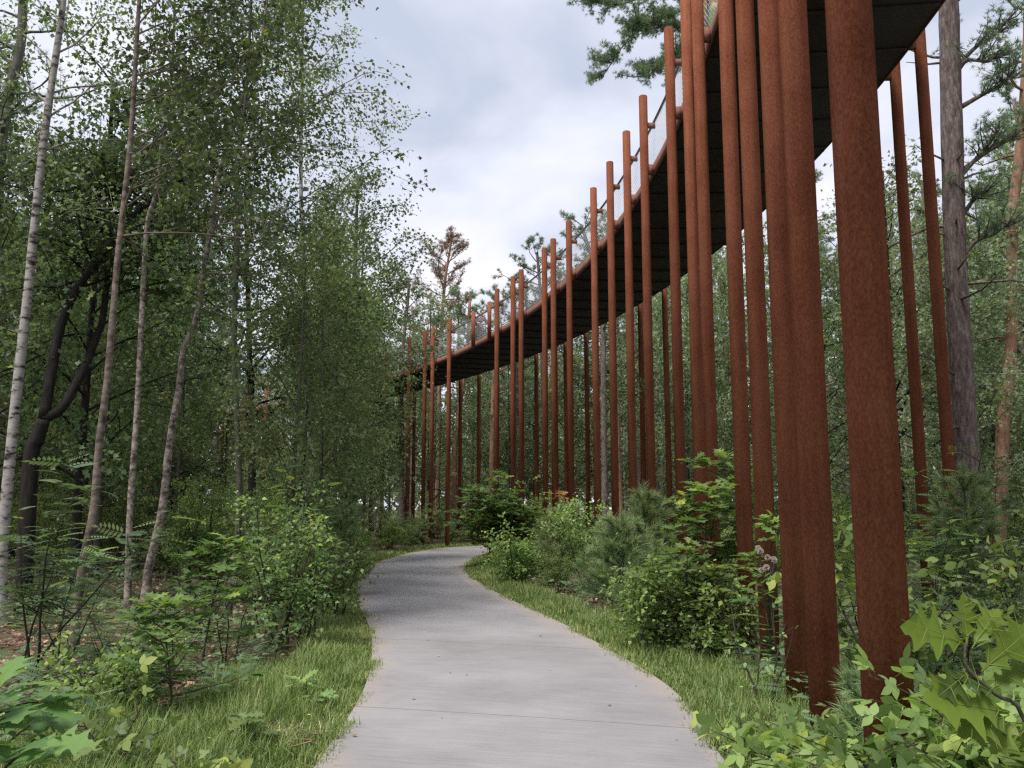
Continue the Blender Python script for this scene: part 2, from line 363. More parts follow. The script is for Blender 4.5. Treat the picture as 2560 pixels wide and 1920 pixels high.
EL = np.array([gnd(*p)[:2] for p in PL]); ER = np.array([gnd(*p)[:2] for p in PR])
EL = np.vstack([[[-.55, -8.0], [-1.05, -2.0], [-1.2, 2.0]], EL, [[-.6, 37.2], [3.5, 40.6], [11, 45.0], [25, 52.0]]])
ER = np.vstack([[[2.3, -8.0], [1.7, -2.0], [1.42, 2.0]], ER, [[.6, 33.6], [4.8, 37.5], [12.5, 42.2], [26.5, 49.0]]])
EL = smooth(resample(catmull(EL), .5), 4); ER = smooth(resample(catmull(ER), .5), 4)
n_st = 150
pl = np.stack([np.interp(np.linspace(0, 1, n_st), np.linspace(0, 1, len(EL)), EL[:, k]) for k in (0, 1)], 1)
# right edge point matched to every left edge point by arc fraction
pr_ = np.stack([np.interp(np.linspace(0, 1, n_st), np.linspace(0, 1, len(ER)), ER[:, k]) for k in (0, 1)], 1)
MID = (pl + pr_) / 2


def build_path():
    m = 9; t = np.linspace(0, 1, m)
    P = pl[:, None] * (1 - t)[None, :, None] + pr_[:, None] * t[None, :, None]
    z = .03 + .006 * (1 - (2 * t - 1) ** 2)
    V = np.concatenate([P, np.broadcast_to(z[None, :, None], (n_st, m, 1))], -1).reshape(-1, 3)
    i = np.arange(n_st - 1)[:, None] * m + np.arange(m - 1)[None]
    F = np.stack([i, i + 1, i + m + 1, i + m], -1).reshape(-1, 4)
    g = Geo(); g.add(V, F)
    for side, sgn in ((0, 1), (m - 1, -1)):          # slab edges down into the soil
        top = V[side::m]; bot = top.copy(); bot[:, 2] = -.12
        W = np.vstack([top, bot]); j = np.arange(n_st - 1)
        f = np.stack([j, j + 1, j + 1 + n_st, j + n_st], 1)
        g.add(W, f if sgn > 0 else f[:, ::-1])
    me = g.mesh("path", path_mat())
    d = np.concatenate([[0], np.cumsum(np.linalg.norm(np.diff(MID, axis=0), axis=1))])
    k0 = np.argmin(np.abs(MID[:, 1] - 7.0)); d = d - d[k0]
    wid = np.linalg.norm(pr_ - pl, axis=1)
    uvv = np.stack([(t[None] - .5) * wid[:, None], np.broadcast_to(d[:, None], (n_st, m))], -1).reshape(-1, 2)
    uvv = np.vstack([uvv, np.stack([np.full(n_st * 4, 1.4), np.tile(d, 4) + .3], 1)])
    ly = me.uv_layers.new(name="metres"); li = np.zeros(len(me.loops), np.int32); me.loops.foreach_get("vertex_index", li)
    ly.data.foreach_set("uv", uvv[li].astype(np.float32).ravel())
    tag(put("path", me), kind='structure')


build_ground(); build_path()


def path_dist(x, y):
    """signed gap to the path edge (negative on the path); side: -1 left, 1 right"""
    d = np.hypot(MID[:, 0] - x, MID[:, 1] - y); i = int(np.argmin(d))
    w = np.linalg.norm(pr_[i] - pl[i]) / 2
    t = MID[min(i + 1, n_st - 1)] - MID[max(i - 1, 0)]
    s = t[0] * (y - MID[i, 1]) - t[1] * (x - MID[i, 0])
    return d[i] - w, (-1 if s > 0 else 1)


# ------------------------------------------------------------------ the elevated ring bridge
CX, CY, RL, RR, ZB, SL, RC = -43.0056, 13.9228, 45.99, 49.07, 8.346, -.0304, 45.80
ZR, ZT, SLT = .12, 10.063, -.0354


def ring(th, R, z): return np.stack([CX + R * np.cos(th), CY + R * np.sin(th), z], -1)
def zdeck(th): return ZB + SL * RL * th
def ztop(th): return ZT + SLT * RL * th


bridge = thing("elevated_cycle_bridge", "long curved rust-brown bridge on tall thin columns over the path", "bridge", ring(np.array(0.2), RL, 0.0))
BO = np.array(bridge.location)


def sweep(prof, th):
    """prof: list of (R, dz) closed loop"""
    prof = np.asarray(prof, float); k = len(prof); n = len(th)
    V = np.stack([ring(th, R, zdeck(th) + dz) for R, dz in prof], 1).reshape(-1, 3) - BO
    i = np.arange(n - 1)[:, None] * k; j = np.arange(k)[None]; j2 = (j + 1) % k
    F = np.stack([i + j, i + j2, i + k + j2, i + k + j], -1).reshape(-1, 4)
    return V, [F, np.arange(k)[None, ::-1], (np.arange(k) + (n - 1) * k)[None]]


TH = np.radians(np.arange(-62, 112.1, .8))


def build_bridge():
    W = RR - RL
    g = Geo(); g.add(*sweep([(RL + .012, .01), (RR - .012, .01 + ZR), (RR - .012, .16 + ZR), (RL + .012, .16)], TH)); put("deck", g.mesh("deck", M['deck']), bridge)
    g = Geo(); g.add(*sweep([(RL + .08, .165), (RR - .08, .165 + ZR), (RR - .08, .19 + ZR), (RL + .08, .19)], TH)); put("walking_surface", g.mesh("walking_surface", M['topping']), bridge)
    for R, z, s in ((RL, 0, -1), (RR, ZR, 1)):
        a, b_ = (R - .01, R + .01)
        g = Geo(); g.add(*sweep([(a, z), (b_, z), (b_, z + .25), (a, z + .25)], TH)); put("edge_beam", g.mesh("edge_beam", M['corten_edge']), bridge)
    g = Geo()
    for th in np.radians(np.arange(-30, 100, 1.35)):
        P = ring(np.array([th, th]), np.array([RL + .05, RR - .05]), np.array([zdeck(th) - .012, zdeck(th) + ZR - .012])) - BO
        g.add(*tube(P, .035, 4))
    put("deck_rib", g.mesh("deck_rib", M['joint']), bridge)['kind'] = 'stuff'
    for R, z in ((RL + .06, 0.0), (RR - .06, ZR)):
        for dz, rr in ((1.22, .03), (.34, .016)):
            P = ring(TH, R, zdeck(TH) + z + dz) - BO
            g = Geo(); g.add(*tube(P, rr, 6)); put("handrail" if dz > 1 else "lower_rail", g.mesh("rail", M['rail_dark' if dz > 1 else 'steel']), bridge)
        # diamond wire net
        t0, t1 = np.radians(-14), np.radians(80); step = .1 / R
        ts = np.arange(t0, t1, step); dth = .88 / R; m = 3
        g = Geo(); k = 3
        for sg in (1, -1):
            lt = np.linspace(0, 1, m)
            tt = ts[:, None] + sg * dth * lt[None]
            zz = zdeck(tt) + z + .34 + .88 * lt[None]
            P = ring(tt, R + .004 * sg, zz) - BO
            rad = .0036 if sg > 0 else .002
            off = np.array([[math.cos(a), math.sin(a)] for a in (0.5, 2.6, 4.7)])
            er = np.stack([np.cos(tt), np.sin(tt), 0 * tt], -1); eu = np.array([0, 0, 1.0])
            V = P[:, :, None] + rad * (off[None, None, :, 0, None] * er[:, :, None] + off[None, None, :, 1, None] * eu)
            n = len(ts); base = np.arange(n)[:, None, None] * (m * k); i = np.arange(m - 1)[None, :, None] * k; j = np.arange(k)[None, None]; j2 = (j + 1) % k
            F = np.stack([base + i + j, base + i + j2, base + i + k + j2, base + i + k + j], -1).reshape(-1, 4)
            g.add(V.reshape(-1, 3), F)
        put("wire_net", g.mesh("wire_net", M['wire']), bridge)


def circ_hit(a, R):
    A = a * a + 1; B = -2 * (a * CX + CY); C = CX * CX + CY * CY - R * R; D = max(B * B - 4 * A * C, 0)
    return (-B + math.sqrt(D)) / (2 * A)


def azim(px, py):
    d = ray(px / K, py / K); return d[0] / d[1]


FRONT = [(962.7, 873), (1022.6, 951), (1063.5, 828.6), (1083, 819), (1124, 797.5), (1242.7, 723.6), (1282.7, 692.5), (1303, 677), (1361, 621), (1383, 602), (1422, 558), (1483.5, 476.6),
         (1524.5, 412), (1566, 339), (1607.6, 252), (1672, 81), (1719, 181), (1748.6, 181), (1820, 181), (1868, 181), (1935, 300), (1994, 300), (2137, 300)]
FDIA = {22: .232, 21: .213, 20: .198, 19: .19, 18: .182, 17: .178}
BACK = [(1036.6, 978), (1151.7, 947), (1198, 931.6), (1340.7, 873), (1386 * 1.002, 900), (1413.8, 846), (1465.5, 819), (1600, 743), (1660.6, 706), (1824, 584), (2236, 162), (2297, 69)]
FCOL = []


def column(th, R, z_top, dia, outer):
    g = Geo(); r = dia / 2
    bx = ring(np.array(th), R, -.15)
    zz = np.array([-.15, z_top - .012, z_top]) + .15; rr = np.array([r, r, r - .008])
    P = np.stack([0 * zz, 0 * zz, zz], 1)
    g.add(*tube(P, rr, 28))
    me = g.mesh("column", M['corten'], False)
    fl = np.ones(len(me.polygons), bool); fl[-2:] = False; me.polygons.foreach_set("use_smooth", fl)
    o = put("column", me, bridge, bx - BO)
    zd = zdeck(th) + (ZR if outer else 0) + .15
    s = 1 if not outer else -1
    L1 = abs((RL if not outer else RR) - R) - r + .02
    g = Geo(); mid = r + L1 / 2 - .012
    g.add(*box((s * mid * math.cos(th), s * mid * math.sin(th), zd + .125), (L1, .09, .2), th))
    put("bracket", g.mesh("bracket", M['corten_edge']), o)
    if z_top > zdeck(th) + 1.2:
        g = Geo(); g.add(*box((s * (r + .07) * math.cos(th), s * (r + .07) * math.sin(th), zd + 1.07), (.16, .05, .11), th))
        put("rail_bracket", g.mesh("rail_bracket", M['corten_edge']), o)
    return o


build_bridge()
for i, (px, py) in enumerate(FRONT):
    a = azim(px, py); Y = circ_hit(a, RC); th = math.atan2(Y - CY, a * Y - CX)
    FCOL.append(th); column(th, RC, ztop(th), FDIA.get(i, .174), False)
for th in np.radians([37.5, 41, 44.5, 47, 50.5, 53, 55.5, 58, 61, 64, 67.5, 71]): column(th, RC, ztop(th), .174, False)
for i, (px, py) in enumerate(BACK):
    a = azim(px, py); R = RR + .19; Y = circ_hit(a, R); th = math.atan2(Y - CY, a * Y - CX)
    column(th, R, ztop(th) + .1, .174, True)
for th in np.radians([-30, -27, -23.5, -9.5]): column(th, RR + .19, ztop(th), .174, True)
for th in np.radians([-31, -28.5, -25]): column(th, RC, ztop(th), .174, False)
for th in np.radians([49, 52.5, 56, 60, 64]): column(th, RR + .19, ztop(th), .174, True)
for (px, py) in ((1184, 700), (1224, 690)):
    a = azim(px, py); Y = circ_hit(a, RL - .07); th = math.atan2(Y - CY, a * Y - CX)
    g = Geo(); z0, z1 = zdeck(th) - .01, zdeck(th) + 1.42
    g.add(*tube([[0, 0, 0], [0, 0, z1 - z0]], .075, 24)); p = ring(np.array(th), RL - .07, z0)
    put("hanging_post", g.mesh("hanging_post", M['corten'], False), bridge, p - BO)
# far short posts standing along the ring behind the trees
# ------------------------------------------------------------------ foliage templates (x along the leaf, y across, z up)
def leaf_half(ts, ws, fwd=0.0):
    """two folded halves around a midrib"""
    ts = np.array(ts); ws = np.array(ws); n = len(ts)
    droop = -.16 * ts ** 2
    mid = np.stack([ts, 0 * ts, droop], 1)
    L = np.stack([ts + fwd * ws, ws, droop + .22 * ws - .5 * ws ** 2], 1); R = L * np.array([1, -1, 1])
    V = np.vstack([mid, L, R]); i = np.arange(n - 1)
    F = np.vstack([np.stack([i, i + 1, n + i + 1, n + i], 1), np.stack([i + 1, i, 2 * n + i, 2 * n + i + 1], 1)])
    return V, F


T_QUAD = (np.array([[0, 0, 0], [.5, .36, .06], [1, 0, -.1], [.5, -.36, .06]]), np.array([[0, 1, 2, 3]]))
T_BIRCH = (np.array([[0, 0, 0], [.33, .36, .05], [1, 0, -.12], [.33, -.36, .05], [.4, 0, -.02]]), np.array([[0, 4, 1], [4, 2, 1], [0, 3, 4], [4, 3, 2]]))
T_OAKFAR = (np.array([[0, 0, 0], [.4, .1, .03], [.55, .42, .08], [1, 0, -.1], [.55, -.42, .08], [.4, -.1, .03]]), np.array([[0, 1, 5], [1, 2, 3], [1, 3, 5], [5, 3, 4]]))
T_OAK0 = leaf_half([0, .1, .2, .3, .36, .46, .56, .63, .72, .8, .88, 1.0], [.015, .015, .06, .24, .1, .14, .38, .13, .3, .1, .14, .0], .28)
def oak_outline(n, lobes, depth, seed=0):
    """red-oak outline: bristle-tipped lobes swept forward, rounded sinuses"""
    ts = []; ws = []
    cl = [(.2, .17), (.42, .36), (.63, .4), (.82, .24)]
    ts += [0, .1]; ws += [.012, .014]
    for i, (c, w) in enumerate(cl):
        dn = w * depth
        ts += [c - .085, c - .04, c - .012, c + .012, c + .035]; ws += [dn * .75 + .02, w * .55, w * .8, w, w * .62]
        ts += [c + .075]; ws += [dn + .02]
    ts += [.95, 1.0]; ws += [.06, 0]
    ts = np.maximum.accumulate(np.array(ts)); return ts, np.array(ws)


def red_oak(curve):
    """broad red-oak blade: three swept, pointed lobes a side with rounded sinuses"""
    O = np.array([(0, .012), (.1, .016), (.17, .06), (.23, .14), (.3, .225), (.325, .16), (.345, .115), (.39, .1), (.44, .15), (.5, .27), (.585, .42), (.6, .31), (.605, .22), (.63, .165), (.68, .16), (.74, .235), (.83, .325), (.825, .22), (.835, .13), (.87, .085), (.92, .1), (.955, .06), (1.0, 0)])
    n = len(O); mx = np.linspace(0, 1, n) * .5 + .5 * np.maximum.accumulate(O[:, 0]); mx[0] = 0; mx[-1] = 1
    mid = np.stack([mx, 0 * mx, -curve * mx ** 2], 1); L = np.stack([O[:, 0], O[:, 1], -curve * O[:, 0] ** 2 + .16 * O[:, 1] - .25 * O[:, 1] ** 2], 1)
    k = np.arange(n - 1)
    F = np.vstack([np.stack([k, k + 1, n + k + 1, n + k], 1), np.stack([k + 1, k, 2 * n + k, 2 * n + k + 1], 1)])
    return np.vstack([mid, L, L * np.array([1, -1, 1])]), F


T_OAK = red_oak(.18)
T_OAKBIG = red_oak(.12)
T_OVAL = leaf_half([0, .12, .3, .5, .7, .88, 1.0], [.01, .13, .26, .3, .22, .09, 0])
_r = []; _f = []; _n = 0


def pinnate(pairs, ll, lw):
    V = []; F = []; n = 0
    ts = np.linspace(.22, .95, pairs)
    V += [[0, .008, 0], [0, -.008, 0], [1, -.004, -.22], [1, .004, -.22]]; F.append([0, 1, 2, 3]); n = 4
    for t in ts:
        L = ll * (1 - .55 * abs(t - .5) ** 1.5 * 2)
        z = -.22 * t * t
        for s in (1, -1):
            a = np.array([t, 0, z]); d = np.array([.42, s * .9, -.12]); d /= np.linalg.norm(d); e = np.array([.9, -s * .42, .1])
            V += [a, a + d * L * .45 + e * lw, a + d * L, a + d * L * .45 - e * lw]; F.append([n, n + 1, n + 2, n + 3]); n += 4
    a = np.array([1, 0, -.22]); d = np.array([.95, 0, -.3]); V += [a, a + d * ll * .5 + np.array([0, lw, 0]), a + d * ll, a + d * ll * .5 - np.array([0, lw, 0])]; F.append([n, n + 1, n + 2, n + 3])
    return np.array(V, float), np.array(F)


T_PINN = pinnate(6, .34, .06)
T_FERN = pinnate(9, .26, .035)


def trifol():
    V = []; F = []; n = 0
    v, f = leaf_half([0, .15, .35, .6, .85, 1.0], [.01, .2, .3, .26, .1, 0])
    for ang, s, o in ((0, .62, .42), (1.25, .5, .36), (-1.25, .5, .36)):
        w = v * s; c, sn = math.cos(ang), math.sin(ang)
        w = np.stack([w[:, 0] * c - w[:, 1] * sn + (o if ang == 0 else .34), w[:, 0] * sn + w[:, 1] * c, w[:, 2]], 1)
        V.append(w); F.append(f + n); n += len(w)
    V.append(np.array([[0, .006, 0], [0, -.006, 0], [.42, -.006, 0], [.42, .006, 0]])); F.append(np.array([[n, n + 1, n + 2, n + 3]]))
    return np.vstack(V), np.vstack(F)


T_TRI = trifol()


def tuft(n, spread, w, seed):
    r = np.random.default_rng(seed); V = []; F = []
    for i in range(n):
        a = r.uniform(0, 2 * np.pi); s = spread * math.sqrt(r.uniform(.08, 1)); d = np.array([math.cos(s), math.sin(s) * math.cos(a), math.sin(s) * math.sin(a)])
        p = np.cross(d, r.normal(size=3)); p /= np.linalg.norm(p); st = np.array([r.uniform(-.25, .15), 0, 0]); L = r.uniform(.75, 1)
        V += [st + p * w, st - p * w, st + d * L]; F.append([3 * i, 3 * i + 1, 3 * i + 2])
    return np.array(V), np.array(F)


T_TUFT = tuft(16, 1.25, .034, 1)
T_TUFTNEAR = tuft(16, .95, .022, 2)


def scatter(g, tpl, pos, ax, nr, size, a):
    tv, tf = tpl; n = len(pos)
    if n == 0: return
    ax = nrm(ax); sd = nrm(np.cross(nr, ax)); nn = np.cross(ax, sd)
    size = np.broadcast_to(np.asarray(size, float), (n,))
    V = pos[:, None] + size[:, None, None] * (tv[None, :, 0, None] * ax[:, None] + tv[None, :, 1, None] * sd[:, None] + tv[None, :, 2, None] * nn[:, None])
    F = (np.arange(n)[:, None, None] * len(tv) + tf[None]).reshape(-1, tf.shape[1])
    g.add(V.reshape(-1, 3), F, np.repeat(np.broadcast_to(a, (n,)), len(tf)))


def limb(r, p0, d, L, n=5, wob=.12, grav=0.0):
    P = [np.array(p0, float)]; d = np.array(d, float); d /= np.linalg.norm(d)
    for i in range(n):
        d = d + r.normal(size=3) * wob; d[2] += grav; d /= np.linalg.norm(d)
        P.append(P[-1] + d * L / n)
    return np.array(P)


def plen(P): return np.linalg.norm(np.diff(P, axis=0), axis=1).sum()


def on(P, t):
    d = np.concatenate([[0], np.cumsum(np.linalg.norm(np.diff(P, axis=0), axis=1))]); s = np.asarray(t) * d[-1]
    return np.stack([np.interp(s, d, P[:, k]) for k in range(3)], -1)


def trunk_tube(g, P, r0, r1, k=10, seed=0):
    Q = catmull(P, 4) if len(P) > 2 else np.linspace(P[0], P[-1], 8)
    t = np.linspace(0, 1, len(Q)); R = r0 + (r1 - r0) * t + r0 * .35 * np.exp(-t * len(Q) * .7)
    rr = np.random.default_rng(seed); R = R * (1 + rr.normal(size=len(Q)) * .03)
    g.add(*tube(Q, R, k)); return Q


def crown_leaves(r, gl, tpl, twigs, per, size, jit, droop=.3, flat=.55, branch_v=None):
    """leaves spread along the twigs"""
    pos = []; ax = []; va = []
    for w, P in enumerate(twigs):
        n = max(2, int(per * plen(P) * r.uniform(.7, 1.3)))
        t = r.uniform(.1, 1.05, n); p = on(P, np.clip(t, 0, 1)) + r.normal(size=(n, 3)) * jit
        d = nrm(P[-1] - P[0]); pos.append(p); ax.append(d[None] * .6 + r.normal(size=(n, 3)) * .7 - np.array([0, 0, droop]))
        va.append(np.clip((branch_v[w] if branch_v is not None else .45) + r.normal(size=n) * .22, 0, 1))
    pos = np.concatenate(pos); ax = np.concatenate(ax); va = np.concatenate(va)
    nr = np.array([0, 0, 1.0]) * flat + r.normal(size=pos.shape) * .45
    scatter(gl, tpl, pos, ax, nr, size * r.uniform(.65, 1.2, len(pos)), va)


def broadleaf(seed, P, r0, leaf='birch', h0=.3, nbr=26, blen=2.4, up=.55, twn=7, per=26, size=.07, jit=.1, droop=.3, grav=-.03, shape=None, bark='bark_birch', lmat='birch_leaf', tpl=None, r1=.25, side=None, kseg=10):
    r = np.random.default_rng(seed); gw = Geo(); gl = Geo()
    Q = trunk_tube(gw, P, r0, r0 * r1, kseg, seed); twigs = []; bv = []
    shape = shape or (lambda t: .35 + 1.0 * math.sin(math.pi * min(1, .18 + .8 * t)) * (1 - .25 * t))
    for b in range(nbr):
        t = (b + r.uniform(0, 1)) / nbr; s = h0 + (1 - h0) * t * .98
        p = on(Q, s); a = r.uniform(0, 2 * np.pi) if side is None else r.normal(side, 1.0)
        L = blen * shape(t) * r.uniform(.65, 1.25)
        d = np.array([math.cos(a), math.sin(a), up * r.uniform(.4, 1.5) + .5 * t])
        B = limb(r, p, d, L, 6, .13, grav); rb = max(.012, r0 * (1 - .75 * s) * .42)
        gw.add(*tube(B, np.linspace(rb, .005, len(B)), 5, False))
        v0 = r.uniform(.2, .65)
        for k in range(twn):
            tt = r.uniform(.25, 1); q = on(B, tt); dd = nrm(B[-1] - B[0]) * .6 + r.normal(size=3) * .6; dd[2] -= droop * .5
            T = limb(r, q, dd, L * r.uniform(.22, .45), 3, .18, grav * 2 - droop * .12)
            gw.add(*tube(T, np.linspace(max(.005, rb * .3), .003, len(T)), 3, False)); twigs.append(T); bv.append(np.clip(v0 + r.normal() * .12, 0, 1))
        twigs.append(B[2:]); bv.append(v0)
    tpl = tpl or (T_BIRCH if leaf == 'birch' else T_OAKFAR)
    crown_leaves(r, gl, tpl, twigs, per, size, jit, droop, .55, bv)
    return [("trunk", gw.mesh("trunk", M[bark], True)), ("crown", gl.mesh("crown", M[lmat]))]


def pine(seed, P, r0, h0=.55, nbr=20, blen=2.2, per=10, size=.16, mat='pine_needle', bark='bark_pine', stubs=8, tpl=None, flat=.12, r1=.4, limbs=None, crook=.2, twn=7, rnd_=False, ln=75):
    r = np.random.default_rng(seed); gw = Geo(); gl = Geo()
    Q = trunk_tube(gw, P, r0, r0 * r1, 12, seed); H = plen(Q); tips = []; tv = []

    def dress(B, rb, v0, twn=twn, TL=None):
        L = TL or plen(B)
        for k in range(twn):
            tt = r.uniform(.3, 1.0); q = on(B, tt); dd = nrm(B[-1] - B[0]) * .8 + r.normal(size=3) * np.array([.6, .6, .25]); dd[2] += .25
            T = limb(r, q, dd, L * r.uniform(.16, .34), 3, .16, .04)
            gw.add(*tube(T, np.linspace(max(.008, rb * .35), .004, len(T)), 4, False))
            n = max(3, int(per * plen(T))); t = 1 - r.uniform(0, 1, n) ** 1.6 * .9
            p = on(T, t) + r.normal(size=(n, 3)) * .05; tips.append((p, np.broadcast_to(nrm(T[-1] - T[0]), p.shape))); tv.append(np.clip(v0 + r.normal(size=n) * .2, 0, 1))
    for b in range(nbr):
        t = (b + r.uniform()) / nbr; s = h0 + (1 - h0) * t; p = on(Q, s); a = b * 2.4 + r.normal() * .5
        L = blen * (max(.3, math.sin(math.pi * min(1, .12 + .8 * t))) if rnd_ else (1.05 - .65 * t)) * r.uniform(.6, 1.2); d = np.array([math.cos(a), math.sin(a), flat + .9 * t * t + r.normal() * .12])
        B = limb(r, p, d, L, 6, crook, .03); rb = max(.02, r0 * .32 * (1 - .5 * t))
        gw.add(*tube(B, np.linspace(rb, .008, len(B)), 5, False)); dress(B, rb, r.uniform(.3, .7))
    for B, rb in (limbs or []):
        gw.add(*tube(catmull(B, 4), np.linspace(rb, .01, (len(B) - 1) * 4 + 1), 6, False)); dress(np.asarray(B), rb, .5, ln, 2.0)
    for b in range(stubs):
        s = r.uniform(.12, h0 + .1); p = on(Q, s); a = r.uniform(0, 6.28)
        B = limb(r, p, (math.cos(a), math.sin(a), r.uniform(-.15, .5)), r.uniform(.4, 1.7), 4, .2, 0)
        gw.add(*tube(B, np.linspace(r0 * .16, .006, len(B)), 4, False))
    p = np.concatenate([x[0] for x in tips]); d = np.concatenate([x[1] for x in tips])
    ax = d + r.normal(size=d.shape) * .35 + np.array([0, 0, .2])
    scatter(gl, tpl or T_TUFT, p, ax, r.normal(size=p.shape), size * r.uniform(.7, 1.2, len(p)), np.concatenate(tv))
    return [("trunk", gw.mesh("trunk", M[bark], True)), ("crown", gl.mesh("crown", M[mat]))]


def bush(seed, h, w, nst=7, leaf=T_BIRCH, size=.06, per=40, mat='bush_leaf', jit=.05, flat=.7, twn=8, bark='bark_twig', tips=None):
    r = np.random.default_rng(seed); gw = Geo(); gl = Geo(); twigs = []; bv = []
    for s in range(nst):
        a = r.uniform(0, 6.28); sp = r.uniform(.05, .6)
        B = limb(r, (r.normal() * w * .12, r.normal() * w * .12, -.03), (math.cos(a) * sp * w / h * 1.3, math.sin(a) * sp * w / h * 1.3, 1), h * r.uniform(.55, 1.0), 6, .1, 0)
        gw.add(*tube(B, np.linspace(.006 + .006 * h, .003, len(B)), 5, False)); v0 = r.uniform(.25, .65)
        for k in range(twn):
            t = r.uniform(.2, 1); q = on(B, t); dd = np.array([r.normal(), r.normal(), r.uniform(-.1, .7)])
            T = limb(r, q, dd, w * r.uniform(.15, .4), 3, .15, -.03); gw.add(*tube(T, np.linspace(.005, .002, len(T)), 3, False)); twigs.append(T); bv.append(np.clip(v0 + r.normal() * .1 + .25 * (t > .85), 0, 1))
    crown_leaves(r, gl, leaf, twigs, per, size, jit, .25, flat, bv)
    return [("stem", gw.mesh("stem", M[bark], True)), ("foliage", gl.mesh("foliage", M[mat]))]


def oak_sapling(seed, h, w, nbr=9, per=7, size=.16, mat='sapling_oak', lean=(0, 0), top=None, nst=1):
    """stem with whorls of lobed leaves at the branch ends"""
    r = np.random.default_rng(seed); gw = Geo(); gl = Geo(); pos = []; ax = []; va = []
    for st in range(nst):
        S0 = limb(r, (r.normal() * .05 * (nst > 1), r.normal() * .05 * (nst > 1), -.03), (lean[0] + r.normal() * .12 * (nst > 1), lean[1] + r.normal() * .12 * (nst > 1), 1), h * (1 if st == 0 else r.uniform(.6, .95)), 8, .05)
        gw.add(*tube(S0, np.linspace(.005 + .006 * h, .003, len(S0)), 6, False)); ends = [(S0[-1], nrm(S0[-1] - S0[-3]), 1.0)]
        for b in range(nbr):
            t = .25 + .72 * (b + r.uniform()) / nbr; q = on(S0, t); a = b * 2.4 + r.normal() * .4
            L = w * .5 * (1.15 - .7 * t) * r.uniform(.6, 1.2); B = limb(r, q, (math.cos(a), math.sin(a), .45), L, 4, .12, .02)
            gw.add(*tube(B, np.linspace(.006, .003, len(B)), 4, False)); ends.append((B[-1], nrm(B[-1] - B[0]), t)); ends.append((on(B, .55), nrm(B[-1] - B[0]), t))
        for e, d, t in ends:
            n = int(per * r.uniform(.7, 1.3))
            for i in range(n):
                a = i / n * 6.28 + r.normal() * .3; o = np.array([math.cos(a), math.sin(a), r.uniform(-.25, .35)])
                pos.append(e + d * r.normal() * .02 + o * .02); ax.append(d * .45 + o); va.append(np.clip(.35 + .35 * (t > .93) + r.normal() * .18 + (r.uniform() < .03) * .5, 0, 1))
    pos = np.array(pos); ax = np.array(ax); nr = np.array([0, 0, 1.0]) + r.normal(size=pos.shape) * .3
    scatter(gl, T_OAK, pos, ax, nr, size * r.uniform(.6, 1.15, len(pos)), np.array(va))
    return [("stem", gw.mesh("stem", M['bark_twig'], True)), ("foliage", gl.mesh("foliage", M[mat]))]


def rowan(seed, h, nst=3, per=11, size=.17, mat='rowan_leaf', spread=.25, tpl=T_PINN):
    r = np.random.default_rng(seed); gw = Geo(); gl = Geo(); pos = []; ax = []; va = []
    for s in range(nst):
        a = r.uniform(0, 6.28); S0 = limb(r, (r.normal() * .08, r.normal() * .08, -.03), (math.cos(a) * spread, math.sin(a) * spread, 1), h * (1 if s == 0 else r.uniform(.5, .95)), 7, .07)
        gw.add(*tube(S0, np.linspace(.005 + .004 * h, .002, len(S0)), 5, False))
        segs = [(S0, .3)]
        for k in range(int(2 + h * 1.5)):
            q = on(S0, r.uniform(.3, .9)); a = r.uniform(0, 6.28); B = limb(r, q, (math.cos(a), math.sin(a), .6), h * r.uniform(.12, .25), 3, .1, -.02)
            gw.add(*tube(B, np.linspace(.006, .002, len(B)), 4, False)); segs.append((B, .1))
        for B, t0 in segs:
            n = max(4, int(per * plen(B)))
            for i in range(n):
                t = t0 + (1 - t0) * (i + r.uniform()) / n; az = i * 2.4 + r.normal() * .5
                pos.append(on(B, min(t, 1))); ax.append(np.array([math.cos(az), math.sin(az), r.uniform(-.15, .5)])); va.append(np.clip(.3 + .4 * (t > .85) + r.normal() * .2, 0, 1))
    pos = np.array(pos); ax = np.array(ax); nr = np.array([0, 0, 1.0]) + r.normal(size=pos.shape) * .25
    scatter(gl, tpl, pos, ax, nr, size * r.uniform(.6, 1.2, len(pos)), np.array(va))
    return [("stem", gw.mesh("stem", M['bark_twig'], True)), ("foliage", gl.mesh("foliage", M[mat]))]


def young_pine(seed, h, w, size=.13, nwh=7):
    r = np.random.default_rng(seed); gw = Geo(); gl = Geo(); pos = []; ax = []; va = []
    S0 = limb(r, (0, 0, -.03), (0, 0, 1), h, 7, .03); gw.add(*tube(S0, np.linspace(.01 + .008 * h, .005, len(S0)), 6, False)); br = [S0[4:]]
    for k in range(nwh):
        t = .08 + .88 * k / nwh
        for j in range(6):
            a = j * 1.05 + r.normal() * .25 + k; L = w * .5 * (1.1 - t) ** .8 * r.uniform(.8, 1.15) + .06
            B = limb(r, on(S0, t), (math.cos(a), math.sin(a), .55), L, 4, .06, .03); br.append(B); gw.add(*tube(B, np.linspace(.007, .003, len(B)), 4, False))
            for q in range(2):
                C = limb(r, on(B, r.uniform(.4, .8)), nrm(B[-1] - B[0]) + r.normal(size=3) * .5, L * .35, 3, .06, .03); br.append(C)
    for B in br:
        n = max(4, int(plen(B) * 34)); t = r.uniform(.1, 1, n); pos.append(on(B, t)); d = nrm(B[-1] - B[0]); ax.append(d[None] + r.normal(size=(n, 3)) * .25 + np.array([0, 0, .1])); va.append(np.clip(.35 + .35 * t + r.normal(size=n) * .15, 0, 1))
    pos = np.concatenate(pos); ax = np.concatenate(ax)
    scatter(gl, T_TUFTNEAR, pos, ax, r.normal(size=pos.shape), size * r.uniform(.75, 1.2, len(pos)), np.concatenate(va))
    return [("stem", gw.mesh("stem", M['bark_twig'], True)), ("foliage", gl.mesh("foliage", M['young_pine']))]


